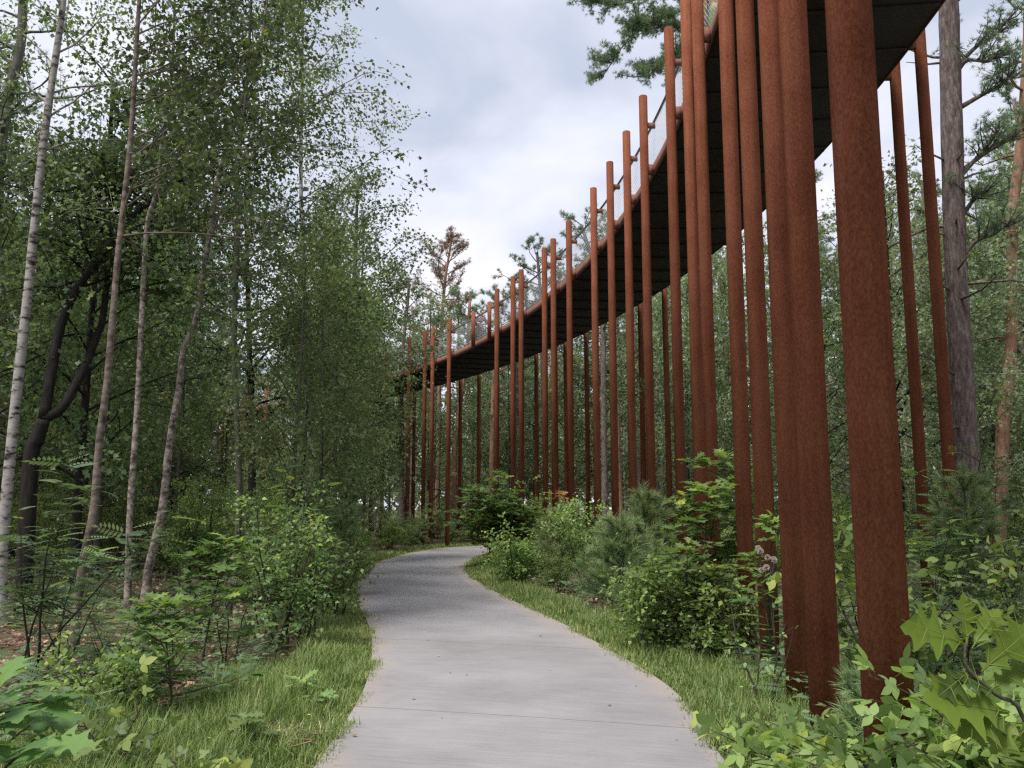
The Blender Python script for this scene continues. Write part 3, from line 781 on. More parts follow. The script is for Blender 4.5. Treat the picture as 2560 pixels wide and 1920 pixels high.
def plant(name, label, cat, parts, loc, rotz=0.0, scale=1.0, group=None):
    o = thing(name, label, cat, loc, rotz, scale, group)
    for n, me in parts: put(n, me, o)
    return o


def upath(pts, Y, dY=0.0):
    """trunk line given in photo coordinates at distance Y -> local points and base location"""
    n = len(pts); P = np.array([at(u, v, Y + dY * i / max(1, n - 1)) for i, (u, v) in enumerate(pts)])
    if P[0, 2] > 0.0:
        d = (P[1] - P[0]) / max(P[1, 2] - P[0, 2], 1e-3); b = P[0] - d * (P[0, 2] + .08); P = np.vstack([b, P])
    P[0, 2] = min(P[0, 2], -.08)
    base = P[0].copy(); base[2] = 0
    return P - base, base


exec_order = []
# ------------------------------------------------------------------ trees that can be told apart, left side
rnd = random.Random(7); nr_ = np.random.default_rng(11)


def key_trees():
    P, b = upath([(2, 1300), (5, 1180), (25, 960), (45, 770), (62, 620), (75, 480), (95, 300), (115, 160), (137, 0), (150, -170), (160, -340)], 12.5)
    plant("birch_tree", "white birch leaning rightwards, its pale trunk standing clear near the left edge", "tree", broadleaf(1, P, .088, h0=.55, side=1.6, nbr=22, blen=1.9, per=34, droop=.5, r1=.4, kseg=14), b)
    P, b = upath([(161, 1400), (165, 1324), (180, 1215), (202, 1104), (215, 956), (232, 820), (249, 620), (255, 551), (279, 336), (289, 202), (294, 110), (305, -60), (316, -220)], 10.2)
    plant("birch_tree", "brown-barked birch whose trunk crosses in front of the dark forked oak", "tree", broadleaf(2, P, .058, h0=.52, side=.5, nbr=26, blen=1.8, per=44, size=.08, bark='bark_brown', r1=.35, kseg=12, lmat='oak_leaf'), b)
    P, b = upath([(277, 1240), (281, 1104), (296, 889), (306, 688), (313, 553), (320, 470), (336, 420), (350, 303), (360, 219), (373, 134), (378, -20), (384, -150)], 13)
    plant("birch_tree", "thin mottled birch between the brown birch and the leaning pale-stemmed birch", "tree", broadleaf(3, P, .052, bark='bark_mottled', side=.9, h0=.5, nbr=26, blen=1.8, per=40, r1=.3), b)
    P, b = upath([(318, 1260), (323, 1218), (350, 1104), (367, 956), (387, 839), (397, 755), (424, 688), (445, 560), (471, 387), (495, 303), (515, 235), (565, 84), (580, -40)], 13.5)
    plant("birch_tree", "leaning pale birch with rough mottled bark just behind the tall oak sapling", "tree", broadleaf(4, P, .072, bark='bark_mottled', side=1.0, h0=.5, nbr=30, blen=2.0, per=42, r1=.3), b)
    P, b = upath([(494, 1330), (497, 1291), (517, 1104), (511, 889), (506, 755), (510, 587), (515, 480), (511, 404), (521, 286), (530, 219), (540, 60), (548, -120)], 13)
    plant("slender_tree", "slender straight tree with greenish bark beside the pale-leaved seedling", "tree", broadleaf(5, P, .055, 'oak', h0=.35, nbr=32, blen=1.9, per=30, size=.1, bark='bark_green', lmat='oak_leaf', r1=.35), b)
    # dark forked oak
    r = np.random.default_rng(6); gw = Geo(); gl = Geo(); Y = 13.6
    base = gnd(60, 1288); base[1] = Y; base[0] = at(66, 1100, Y)[0]; base[2] = 0
    A = lambda l, dy=0: np.array([at(u, v, Y + dy * i) for i, (u, v) in enumerate(l)]) - base
    tr = np.vstack([[[0, 0, -.08]], A([(66, 1004), (80, 950), (94, 906)])]); gw.add(*tube(catmull(tr, 4), np.linspace(.125, .1, 13), 12))
    l1 = A([(94, 906), (111, 805), (131, 704), (168, 620), (215, 560), (286, 471), (336, 430), (387, 380), (420, 330), (467, 296), (520, 240)], .1); l2 = A([(94, 906), (135, 879), (168, 822), (188, 782), (208, 728), (222, 688), (232, 587), (240, 480), (236, 330), (245, 180)], .15)
    gw.add(*tube(catmull(l1, 4), np.linspace(.085, .03, 41), 10)); gw.add(*tube(catmull(l2, 4), np.linspace(.085, .03, 37), 10))
    tw = []; bv = []
    for B, n in ((l1, 26), (l2, 26)):
        for k in range(n):
            q = on(B, r.uniform(.25, 1)); a = r.uniform(0, 6.28); C = limb(r, q, (math.cos(a), math.sin(a) * .8, r.uniform(-.1, .6)), r.uniform(.9, 2.3), 5, .16, 0)
            gw.add(*tube(C, np.linspace(.025, .006, 6), 4, False)); v0 = r.uniform(.2, .55); tw.append(C); bv.append(v0)
            for q2 in range(5):
                T = limb(r, on(C, r.uniform(.3, 1)), r.normal(size=3) * np.array([1, 1, .4]), r.uniform(.4, .8), 3, .15, 0); gw.add(*tube(T, np.linspace(.008, .003, 4), 3, False)); tw.append(T); bv.append(v0)
    crown_leaves(r, gl, T_OAKFAR, tw, 32, .12, .12, .2, .8, bv)
    plant("oak_tree", "nearly black oak forking low into two limbs, one reaching diagonally right", "tree", [("trunk", gw.mesh("trunk", M['bark_dark'], True)), ("crown", gl.mesh("crown", M['oak_leaf']))], base)
    P, b = upath([(-30, 900), (-20, 600), (0, 320), (20, 202), (44, 101), (50, 0), (58, -160)], 17)
    plant("pine_tree", "grey-brown pine trunk in the upper left corner above the white birch", "tree", pine(7, P, .15, h0=.6, nbr=16, blen=2.2, r1=.5, bark='bark_grey'), b)
    P, b = upath([(640, 1180), (676, 1011), (672, 963), (666, 905), (662, 787), (655, 600), (650, 400), (652, 200), (655, 20), (660, -120)], 20)
    plant("birch_tree", "tall birch with a white lower trunk whose twigs hang against the open sky", "tree", broadleaf(8, P, .1, h0=.3, nbr=44, blen=1.75, per=44, droop=.7, grav=-.07, r1=.2), b)
    P, b = upath([(640, 1150), (646, 1090), (658, 973), (664, 880), (690, 700), (720, 560)], 19.5)
    plant("slender_tree", "thin dark trunk leaning close beside the white-trunked hanging birch", "tree", broadleaf(9, P, .06, 'oak', h0=.5, nbr=20, blen=1.6, per=30, size=.1, bark='bark_dark', lmat='oak_leaf'), b)
    P, b = upath([(540, 1235), (541, 1150), (545, 1000), (540, 800), (535, 600), (530, 400)], 21)
    plant("oak_tree", "dark thick trunk standing on the litter behind the slender greenish tree", "tree", broadleaf(10, P, .14, 'oak', h0=.4, nbr=30, blen=2.6, per=28, size=.12, bark='bark_dark', lmat='oak_leaf'), b)
    P, b = upath([(738, 1150), (745, 1000), (755, 800), (765, 620), (770, 480), (772, 390)], 26)
    plant("oak_tree", "leafy tree whose crown ends the left wood beside the sky", "tree", broadleaf(12, P, .13, 'oak', h0=.3, nbr=42, blen=2.0, per=36, size=.12, jit=.14, bark='bark_grey', lmat='birch_leaf'), b)
    # right side
    P, b = upath([(2100, 1130), (2092, 1010), (2081, 855), (2065, 587), (2060, 430), (2054, 201), (2049, 0), (2042, -200), (2036, -420)], 14.5)
    limbs = []
    for (u0, v0, u1, v1, u2, v2) in ((2070, 140, 2110, 100, 2180, 40), (2075, 370, 2130, 330, 2240, 250), (2070, 150, 2090, 130, 2160, 122), (2078, 230, 2130, 200, 2180, 165), (2080, 375, 2120, 330, 2160, 262), (2075, 470, 2105, 430, 2130, 410), (2075, 560, 2110, 520, 2180, 480)):
        limbs.append((np.array([at(u0, v0, 14.5), at(u1, v1, 14.4), at((u1 + u2) / 2 + 3, (v1 + v2) / 2 + 6, 14.2), at(u2, v2, 14.0)]) - b, .045))
    plant("pine_tree", "big grey pine with rough thick trunk right behind the outer columns", "tree", pine(13, P, .195, h0=.72, nbr=14, blen=2.6, stubs=22, r1=.8, limbs=limbs, ln=16, size=.11, per=22, twn=8), b)
    P, b = upath([(2160, 1120), (2164, 990), (2168, 906), (2178, 822), (2188, 670), (2186, 537), (2190, 437), (2204, 319), (2216, 160), (2222, 0), (2226, -150)], 19)
    plant("pine_tree", "crooked orange-barked pine to the right of the big grey pine", "tree", pine(14, P, .15, h0=.6, nbr=14, blen=2.4, bark='bark_orange', r1=.6), b)
    P, b = upath([(944, 1130), (944, 1110), (947, 980), (949, 838), (953, 727), (961, 610), (972, 540), (978, 505)], 52)
    plant("pine_tree", "dying pine with rusty brown needles standing out against the sky", "tree", pine(15, P, .19, h0=.56, nbr=44, blen=2.3, mat='dead_needle', bark='bark_orange', per=20, size=.12, flat=.25, r1=.25, twn=18, rnd_=True), b)
    P, b = upath([(868, 1080), (868, 1050), (868, 940), (867, 855), (870, 760), (880, 660), (884, 610)], 45)
    plant("pine_tree", "pale grey pine trunk just left of the two tall columns at the bend", "tree", pine(16, P, .17, h0=.6, nbr=16, blen=2.4, bark='bark_pine', per=22, size=.19, r1=.4), b)
    P, b = upath([(982, 1030), (982, 1020), (984, 960), (992, 890), (1001, 830), (1010, 740), (1015, 650)], 47)
    plant("pine_tree", "leaning orange pine trunk behind the column at the path edge", "tree", pine(17, P, .16, h0=.72, nbr=14, blen=2.5, bark='bark_orange', per=22, size=.19, r1=.5), b)
    P, b = upath([(1060, 1090), (1060, 1075), (1063, 960), (1066, 840), (1070, 750), (1075, 680), (1076, 640)], 44)
    plant("pine_tree", "pale straight pine trunk beside the column right of the hanging posts", "tree", pine(18, P, .16, h0=.68, nbr=18, blen=2.4, bark='bark_orange', per=22, size=.19, r1=.4), b)
    P, b = upath([(1308, 1100), (1307, 1080), (1304, 880), (1302, 694), (1290, 600), (1270, 530), (1255, 485)], 40)
    plant("pine_tree", "purple-grey pine trunk in the gap behind the mid bridge with broad dark crown", "tree", pine(19, P, .19, h0=.62, nbr=26, blen=3.2, bark='bark_pine', per=22, size=.19, r1=.35), b)
    P, b = upath([(1180, 1120), (1178, 1000), (1172, 800), (1170, 690), (1165, 600), (1160, 545)], 46)
    plant("pine_tree", "pine with flat layered crown showing above the middle of the railing", "tree", pine(20, P, .17, h0=.7, nbr=24, blen=2.8, bark='bark_pine', per=22, size=.19, r1=.4), b)
    # pine leaning over the bridge, boughs against the sky
    Y = 22.0
    P, b = upath([(1735, 1100), (1735, 900), (1725, 500), (1715, 200), (1705, -100), (1700, -300)], Y)
    lim = []
    for l in ([(1715, -60), (1600, -20), (1480, 20), (1400, 50), (1360, 80), (1300, 168)], [(1712, 0), (1620, 40), (1540, 80), (1440, 130), (1385, 165)], [(1705, -90), (1560, -60), (1440, -30), (1340, 10), (1275, -2)], [(1712, 40), (1600, 60), (1500, 60), (1420, 55), (1370, 45)], [(1716, 100), (1640, 120), (1560, 110), (1480, 135)]):
        lim.append((np.array([at(u, v, Y - .5 * i) for i, (u, v) in enumerate(l)]) - b, .05))
    plant("pine_tree", "pine behind the nearest columns, its boughs hanging over the bridge into the sky", "tree", pine(21, P, .19, h0=.75, nbr=10, blen=2.5, r1=.5, limbs=lim, size=.1, per=60, twn=12, stubs=4), b)


key_trees()
# ------------------------------------------------------------------ fill woods
ORD = ["", "second", "third", "fourth", "fifth", "sixth", "seventh", "eighth", "ninth", "tenth", "eleventh", "twelfth", "thirteenth", "fourteenth", "fifteenth", "sixteenth", "seventeenth", "eighteenth", "nineteenth", "twentieth"] + ["twenty-" + w for w in ("first", "second", "third", "fourth", "fifth", "sixth", "seventh", "eighth", "ninth")]
NUM = ["one", "two", "three", "four", "five", "six", "seven", "eight", "nine", "ten", "eleven", "twelve", "thirteen", "fourteen", "fifteen", "sixteen", "seventeen", "eighteen", "nineteen", "twenty", "twenty-one", "twenty-two", "twenty-three"]
COLU = sorted((proj(ring(np.array(th), RC, 2.0))[0], i) for i, th in enumerate(FCOL))
LEFTMARK = [(-9999, None), (30, "the white birch"), (215, "the brown birch"), (365, "the leaning pale birch"), (512, "the slender greenish tree"), (664, "the hanging birch"), (775, "the last left oak")]


def zone(u, back):
    if not back:
        z = [m for m in LEFTMARK if m[0] <= u]; k = len(z) - 1
        a = LEFTMARK[k][1]; b = LEFTMARK[k + 1][1] if k + 1 < len(LEFTMARK) else "the first far column"
        return f"between {a} and {b}" if a else f"left of {b}"
    n = len(COLU); i = sum(1 for c in COLU if c[0] < u)      # column numbers count from the far end
    if i == 0: return "left of the farthest column"
    if i == n: return "right of the nearest front column" if u < 2000 else ("beside the big grey pine" if u < 2150 else "by the crooked orange pine")
    return f"between front columns {NUM[i - 1]} and {NUM[i]} from the far end"


FILL = []        # (name, kind words, plural, category, parts, loc, rot, scale, group, back)


def commit():
    by = {}
    for f in FILL:
        u = proj(np.array(f[5]) + np.array([0, 0, 1.5]))[0]; by.setdefault((f[1], zone(u, f[9])), []).append(f)
    for (kw, z), L in by.items():
        L.sort(key=lambda f: math.hypot(f[5][0], f[5][1]))
        for i, f in enumerate(L):
            if len(L) == 1: lab = f"{kw} {z}"
            elif i == 0: lab = f"nearest of the {f[2]} {z}"
            else: lab = f"{ORD[i]} nearest of the {f[2]} {z}"
            plant(f[0], lab, f[3], f[4], f[5], f[6], f[7], f[8])


def straight(h, r, lean=.03):
    n = 6; P = np.zeros((n, 3)); P[:, 2] = np.linspace(-.08, h, n); P[1:, :2] = np.cumsum(r.normal(size=(n - 1, 2)) * lean * h / n, axis=0); return P


pr = np.random.default_rng(5)
PROTO = {
    'birch': [(13.0, broadleaf(100 + i, straight(13, pr), .085, h0=.22, nbr=34, blen=2.3, per=30, size=.115, jit=.14, droop=.5, grav=-.05)) for i in range(4)],
    'oak': [(12.0, broadleaf(110 + i, straight(12, pr), .12, 'oak', h0=.18, nbr=32, blen=2.9, per=20, size=.17, jit=.16, bark='bark_dark', lmat='oak_leaf')) for i in range(3)],
    'alder': [(11.0, broadleaf(120 + i, straight(11, pr), .08, 'oak', h0=.12, nbr=40, blen=2.0, per=30, size=.13, jit=.14, bark='bark_green', lmat='birch_leaf', up=.8)) for i in range(3)],
    'pine': [(17.0, pine(130 + i, straight(17, pr, .04), .17, h0=.45, nbr=30, blen=2.9, per=24, size=.18, twn=8, bark=('bark_pine', 'bark_orange', 'bark_pine')[i], stubs=22)) for i in range(3)],
    'shrub': [(3.0, bush(140 + i, 3.0, 2.4, nst=11, size=.085, per=60, mat=('bush_leaf', 'oak_leaf', 'bush_leaf', 'birch_leaf')[i], leaf=(T_BIRCH, T_OAKFAR, T_OAKFAR, T_BIRCH)[i], twn=11)) for i in range(4)],
}
WORDS = {'birch': ("leafy birch", "leafy birches", "birch_tree"), 'oak': ("broad-leaved tree", "broad-leaved trees", "oak_tree"), 'alder': ("bushy tree", "bushy trees", "bushy_tree"),
         'pine': ("tall pine", "tall pines", "pine_tree"), 'shrub': ("leafy shrub", "leafy shrubs", "shrub"), 'verge': ("verge shrub", "verge shrubs", "shrub"), 'tall': ("high shrub", "high shrubs", "shrub")}
SKY_L = np.array([(-400, -900), (640, -300), (720, 60), (760, 310), (800, 370), (850, 410), (890, 490), (905, 600), (925, 650)])
SKY_B = np.array([(780, 640), (880, 640), (915, 610), (1050, 650), (1120, 600), (1180, 545), (1240, 490), (1290, 510), (1350, 470), (1420, 420), (1480, 390), (1560, 340), (1700, 330), (1790, 330), (1880, 290), (1960, 250), (2060, 300), (2120, 230), (2212, 180), (2500, 100)])


def hmax(x, y, u, tab):
    v = np.interp(u, tab[:, 0], tab[:, 1]); d = ray(u, v); return CAMH + d[2] / d[1] * y


BACKM = {}


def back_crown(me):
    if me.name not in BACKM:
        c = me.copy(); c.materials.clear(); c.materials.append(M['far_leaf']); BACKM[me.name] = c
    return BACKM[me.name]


def add_fill(kind, x, y, h, back, group, word=None):
    ph, parts = PROTO[kind][rnd.randrange(len(PROTO[kind]))]; w = WORDS[word or kind]
    if back and kind != 'shrub' and kind != 'pine': parts = [parts[0], (parts[1][0], back_crown(parts[1][1]))]
    FILL.append((w[2], w[0], w[1], "shrub" if kind == 'shrub' else "tree", parts, (x, y, 0.0), rnd.uniform(0, 6.28), h / ph, group, back))


TAKEN = []


def free(x, y, gap):
    for (a, b) in TAKEN:
        if (a - x) ** 2 + (b - y) ** 2 < gap * gap: return False
    TAKEN.append((x, y)); return True


def fill_woods():
    # inside the ring, left of the path
    n = 0; tries = 0
    while n < 64 and tries < 6000:
        tries += 1
        y = 16.5 + 40 * rnd.random() ** 1.2; u = rnd.uniform(-200, 885); x = at(u, 1000, y)[0]
        R = math.hypot(x - CX, y - CY)
        if R > 44.2 or path_dist(x, y)[0] < 1.6: continue
        kind = rnd.choices(['birch', 'oak', 'alder', 'pine'], [3, 5, 4, 2])[0]
        if 410 < u < 640 and y > 18.5: continue       # the far side of the ring shows through here
        rad = {'birch': 2.0, 'oak': 2.4, 'alder': 1.8, 'pine': 2.4}[kind]
        ur = u + rad * .8 / y * 1897
        hm = hmax(x, y, ur, SKY_L) if ur < 905 else 0
        h = min(hm, rnd.uniform(9, 16) if kind != 'pine' else rnd.uniform(13, 18), (1.6 + .33 * y) if y > 21 else 99)
        if h < 4.5 or not free(x, y, 1.8): continue
        if kind == 'pine' and h < 11: kind = 'alder'
        if y < 20 and kind == 'oak': kind = 'alder'
        add_fill(kind, x, y, h, False, "trees of the wood left of the path"); n += 1
    # outside the ring, behind the bridge
    n = 0; tries = 0
    while n < 130 and tries < 8000:
        tries += 1
        y = 12 + 62 * rnd.random() ** .9; u = rnd.uniform(800, 2420); x = at(u, 1000, y)[0]
        R = math.hypot(x - CX, y - CY)
        if R < 51.2 or path_dist(x, y)[0] < 1.6: continue
        if y < 17 and u < 2150: continue
        kind = rnd.choices(['birch', 'oak', 'alder', 'pine'], [3, 2, 4, 3])[0]
        hm = hmax(x, y, u, SKY_B); h = min(hm * rnd.uniform(.72, 1.0), rnd.uniform(9, 16) if kind != 'pine' else 21)
        if h < 4 or not free(x, y, 1.9): continue
        if kind == 'pine' and h < 10: kind = 'alder'
        if kind in ('birch', 'oak') and h < 6: kind = 'alder'
        add_fill(kind, x, y, h, True, "trees of the wood behind the bridge"); n += 1
    for u, y in ((395, 66), (430, 68), (468, 64), (505, 68), (540, 70), (575, 70), (612, 68), (650, 66), (685, 67), (480, 74), (560, 77), (630, 75), (520, 80), (440, 78)):
        x = at(u, 1000, y)[0]
        if math.hypot(x - CX, y - CY) > 51: add_fill('pine' if y < 69 else 'alder', x, y, rnd.uniform(13, 19) if y < 69 else 13, False, "trees of the wood left of the path")
    # understorey shrubs on both sides
    n = 0; tries = 0
    while n < 62 and tries < 5000:
        tries += 1
        y = 15 + 34 * rnd.random(); u = rnd.uniform(850, 2260); x = at(u, 1000, y)[0]; R = math.hypot(x - CX, y - CY)
        if R < 46.6 or path_dist(x, y)[0] < 1.0 or not free(x, y, 1.1): continue
        h = rnd.uniform(1.6, 3.4) if R > 50 else rnd.uniform(1.1, 1.9)
        if 46.6 < R < 50 and y > 24: h = rnd.uniform(1.0, 1.6)
        add_fill('shrub', x, y, h, True, "shrubs growing under and behind the bridge"); n += 1
    n = 0; tries = 0
    while n < 60 and tries < 5000:
        tries += 1
        y = 13 + 34 * rnd.random(); u = rnd.uniform(-60, 960); x = at(u, 1000, y)[0]; R = math.hypot(x - CX, y - CY)
        pdg = path_dist(x, y)[0]
        if R > 45.2 or pdg < .9: continue
        if y < 19 and u < 560: continue
        if not free(x, y, 1.0): continue
        h = rnd.uniform(1.3, 2.6) if pdg > 2 else rnd.uniform(1.0, 1.9)
        add_fill('shrub', x, y, h, False, "shrubs of the wood left of the path"); n += 1


def near_leafy():
    for u, y, h in ((700, 17.5, 7.5), (640, 12.6, 5.5), (725, 19.5, 8.0), (180, 15.5, 9.0), (-60, 14.5, 9), (750, 25, 8.5), (785, 31, 8.4)):
        x = at(u, 1000, y)[0]; TAKEN.append((x, y)); add_fill('alder' if u > 300 else 'oak', x, y, h, False, "trees of the wood left of the path")


def border_shrubs():
    """the wall of low growth along the left verge and around the column feet"""
    i = 0
    while i < n_st:
        y = pl[i][1]
        if 11.5 < y < 46:
            t = nrm(pl[min(i + 1, n_st - 1)] - pl[i - 1]); nn = np.array([-t[1], t[0]])
            for k in range(2):
                o = rnd.uniform(.85, 1.3) if k == 0 else rnd.uniform(1.6, 3.4); x, yy = pl[i] + nn * o + t * rnd.uniform(-.3, .3)
                if math.hypot(x - CX, yy - CY) < 45.3 and (k == 0 or y > 14.5) and free(x, yy, .55): add_fill('shrub', x, yy, rnd.uniform(.9, 1.7) if k == 0 else rnd.uniform(1.5, 2.7), False, "shrubs of the wood left of the path", "verge" if k == 0 else "tall")
        i += 4 if y < 25 else 5
    for i in range(0, n_st, 4):                      # low growth between the right verge and the columns
        y = pr_[i][1]
        if 10.5 < y < 34:
            t = nrm(pr_[min(i + 1, n_st - 1)] - pr_[i - 1]); nn = np.array([t[1], -t[0]])
            x, yy = pr_[i] + nn * rnd.uniform(.95, 1.9) + t * rnd.uniform(-.3, .3)
            if path_dist(x, yy)[0] > .8 and math.hypot(x - CX, yy - CY) < 45.5: add_fill('shrub', x, yy, rnd.uniform(.6, 1.15), True, "shrubs growing under and behind the bridge", 'verge')


near_leafy(); border_shrubs(); fill_woods(); commit()


def far_wood():
    r = np.random.default_rng(77); g = Geo(); n = 60000
    a = r.uniform(-1.1, .85, n); d = r.uniform(74, 125, n); x = np.sin(a) * d; y = np.cos(a) * d
    top = np.where(np.abs(a) < 9, 7 + 3.5 * np.sin(a * 31) + 2.5 * np.sin(a * 57 + 1) + 2 * np.sin(a * 113), 0)
    z = r.uniform(0, 1, n) ** .8 * np.maximum(6, top + 5)
    ax = r.normal(size=(n, 3)); scatter(g, T_OAKFAR, np.stack([x, y, z], 1), ax, np.array([0, 0, 1.0]) + r.normal(size=(n, 3)) * .6, r.uniform(.5, 1.2, n), r.uniform(0, 1, n))
    tag(put("far_wood", g.mesh("far_wood", M['far_leaf'])), "dense far-off wood closing the view behind all the trees", "wood", None, 'stuff')


far_wood()


# ------------------------------------------------------------------ shrubs and saplings that can be told apart
def near_plants():
    gl = lambda u, v: gnd(u, v)
    P = plant
    P("oak_sapling", "tall oak sapling with dark lobed leaves and one yellow-green top leaf, left verge", "sapling", oak_sapling(201, 1.32, 1.05, 14, 9, .17), gl(434, 1455))
    P("oak_sapling", "shorter oak sapling with a thin leaning stem, nearer than the tall one", "sapling", oak_sapling(202, .92, .95, 13, 9, .15, lean=(-.12, 0)), gl(376, 1572))
    P("leafy_bush", "airy sapling bush with small leaves beside the left grass verge", "bush", bush(203, 2.1, 1.1, nst=8, size=.06, per=60, twn=12, mat='rowan_leaf', leaf=T_BIRCH), gl(622, 1405))
    P("rowan_sapling", "feathery rowan sapling rising behind the airy bush", "sapling", rowan(204, 2.2, 5, 14, .2, 'rowan_leaf', spread=.2), gl(655, 1370))
    P("leafy_bush", "small-leaved bush between the airy bush and the path bend", "bush", bush(271, 1.5, 1.1, nst=9, size=.06, per=60, twn=11, mat='bush_leaf'), gl(705, 1335))
    P("young_pine", "soft grey-green young pine on the left verge before the bend", "young pine", young_pine(272, 1.7, 1.2, .13), gl(735, 1290))
    P("rowan_sapling", "pale rowan sapling just left of the airy bush", "sapling", rowan(273, 1.6, 5, 13, .18, 'rowan_leaf', spread=.3), gl(570, 1385))
    P("rowan_sapling", "low rowan thicket behind the tall oak sapling", "sapling", rowan(274, 1.2, 7, 14, .17, 'rowan_dim', spread=.5), gl(440, 1380))
    P("rowan_sapling", "low rowan thicket in front of the brown birch", "sapling", rowan(275, 1.0, 7, 14, .17, 'rowan_dim', spread=.5), gl(250, 1480))
    P("leafy_bush", "low leafy bush left of the shorter oak sapling", "bush", bush(276, .8, .9, nst=9, size=.06, per=60, twn=9, mat='bush_leaf'), gl(255, 1550))
    P("birch_seedling", "small yellow-green seedling on the litter near the slender tree", "seedling", bush(205, .95, .4, nst=3, size=.05, per=30, mat='light_bush', twn=7), gl(488, 1430))
    P("rowan_sapling", "tall fern-leaved rowan beside the white birch at the left edge", "sapling", rowan(206, 2.3, 4, 12, .24, 'rowan_dim', spread=.3), gl(60, 1480))
    P("rowan_sapling", "fern-leaved rowan between the white birch and the brown birch", "sapling", rowan(207, 1.5, 4, 12, .22, 'rowan_dim', spread=.35), gl(150, 1445))
    P("oak_sapling", "dark big-leaved oak sapling filling the lower left corner", "sapling", oak_sapling(208, .95, 1.0, 9, 7, .19), np.array([-1.92, 3.35, 0]))
    P("bramble_bush", "low bramble with three-part leaves in the left corner grass", "bush", bush(209, .55, .9, nst=9, leaf=T_TRI, size=.13, per=16, twn=5), gl(190, 1690))
    P("bramble_bush", "low bramble at the very bottom of the left verge", "bush", bush(210, .32, .7, nst=8, leaf=T_TRI, size=.12, per=18, twn=4), gl(470, 1740))
    P("oak_seedling", "single low oak seedling with reddish-tan leaves on the left grass", "seedling", oak_sapling(211, .22, .3, 2, 5, .14, 'rowan_leaf'), gl(530, 1620))
    P("oak_seedling", "low pale oak seedling in the left grass close to the path", "seedling", oak_sapling(212, .24, .3, 2, 5, .14, 'light_bush'), gl(660, 1530))
    # right of the path
    P("oak_sapling", "dark spreading oak sapling at the inside of the path bend", "sapling", oak_sapling(221, 2.3, 2.6, 26, 10, .22, nst=4), gl(1062, 1228))
    P("mixed_bush", "bush with reddish shoot tips behind the spreading sapling at the bend", "bush", bush(222, 2.3, 2.4, nst=12, size=.1, per=44, twn=12, leaf=T_OAKFAR), gnd(1110, 1222))
    P("rowan_sapling", "red-leaved rowan tip poking above the bushes by the columns", "sapling", rowan(223, 2.2, 3, 8, .26, 'red_tip'), gnd(1190, 1218))
    P("young_pine", "feathery young pine in the middle of the right verge bushes", "young pine", young_pine(224, 1.7, 1.5, .15), gl(1215, 1262))
    P("young_pine", "wide blue-green young pine in front of the light green birch bush", "young pine", young_pine(225, 1.5, 1.6, .16), gl(1345, 1325))
    P("young_pine", "tall young pine with long needles left of the bright oak sapling", "young pine", young_pine(226, 2.0, 1.5, .16, 8), gl(1400, 1290))
    P("birch_bush", "light green birch bush between two young pines", "bush", bush(227, 1.8, 1.3, nst=10, size=.065, per=75, mat='light_bush', twn=12), gl(1290, 1275))
    P("mixed_bush", "green bush at the grass edge left of the feathery young pine", "bush", bush(228, 1.3, 1.6, nst=11, size=.07, per=55, twn=11), gl(1130, 1262))
    P("oak_sapling", "bright green oak sapling hiding the feet of the paired columns", "sapling", oak_sapling(229, 2.3, 1.6, 20, 10, .2, nst=2), gl(1535, 1390))
    P("birch_bush", "small-leaved birch bush at the foot of the bright oak sapling", "bush", bush(230, 1.15, 1.3, nst=12, size=.06, per=70, twn=12), gl(1440, 1410))
    P("oak_bush", "dense dark oak bush at the grass edge in front of the paired columns", "bush", oak_sapling(261, 1.2, 1.6, 11, 7, .15, 'bush_leaf', nst=4), gl(1490, 1420))
    P("oak_sapling", "low oak sapling by the grass in front of the young pines", "sapling", oak_sapling(231, .75, .7, 6, 6, .15), gl(1395, 1372))
    P("leafy_bush", "dense dark bush around the feet of the third column pair", "bush", bush(232, .9, 1.0, nst=10, size=.07, per=45, twn=11, mat='bush_leaf', leaf=T_OAKFAR), gl(1545, 1425))
    P("oak_sapling", "oak sapling leaning between the two nearest column pairs", "sapling", oak_sapling(233, 1.5, .6, 7, 6, .16), gl(1668, 1468))
    P("tall_weed", "spindly flowering weed in front of the column pair by the verge", "weed", bush(234, .95, .35, nst=4, size=.05, per=26, twn=6, mat='light_bush'), gl(1660, 1530))
    # thistle with fluffy seed heads
    r = np.random.default_rng(9); gw = Geo(); gh = Geo(); gf = Geo()
    for k in range(3):
        B = limb(r, (0, 0, -.03), (r.normal() * .06, r.normal() * .06, 1), 1.22 - .08 * k, 6, .04); gw.add(*tube(B, np.linspace(.009, .004, 7), 5, False))
        for q in range(3):
            c = B[-1] + np.array([r.normal() * .05, r.normal() * .03, r.uniform(-.05, .03)]); n = 160; d = nrm(r.normal(size=(n, 3)) + np.array([0, 0, .5])); gw.add(*tube([B[-2], c], .004, 4, False))
            scatter(gh, T_QUAD, np.repeat(c[None], n, 0), d, r.normal(size=(n, 3)),   .032, r.uniform(.7, 1, n))
        for t in np.linspace(.15, .85, 9):
            p = on(B, t)[None]; a = r.uniform(0, 6.28); scatter(gf, T_OAK, p, np.array([[math.cos(a), math.sin(a), .3]]), np.array([[0, 0, 1.0]]), .2, np.array([.4]))
    o = thing("thistle", "thistle gone to pale fluffy seed between two column pairs", "thistle", gl(1682, 1475)); put("stem", gw.mesh("stem", M['bark_green']), o); put("foliage", gf.mesh("foliage", M['sapling_oak']), o); put("seed_head", gh.mesh("seed_head", M['fluff']), o)
    # bottom right
    P("hazel_bush", "leafy vine-covered bush at the foot of the nearest column", "bush", bush(240, .95, 1.8, nst=36, leaf=T_TRI, size=.125, per=32, twn=10, mat='bush_leaf'), np.array([2.1, 3.75, 0]))
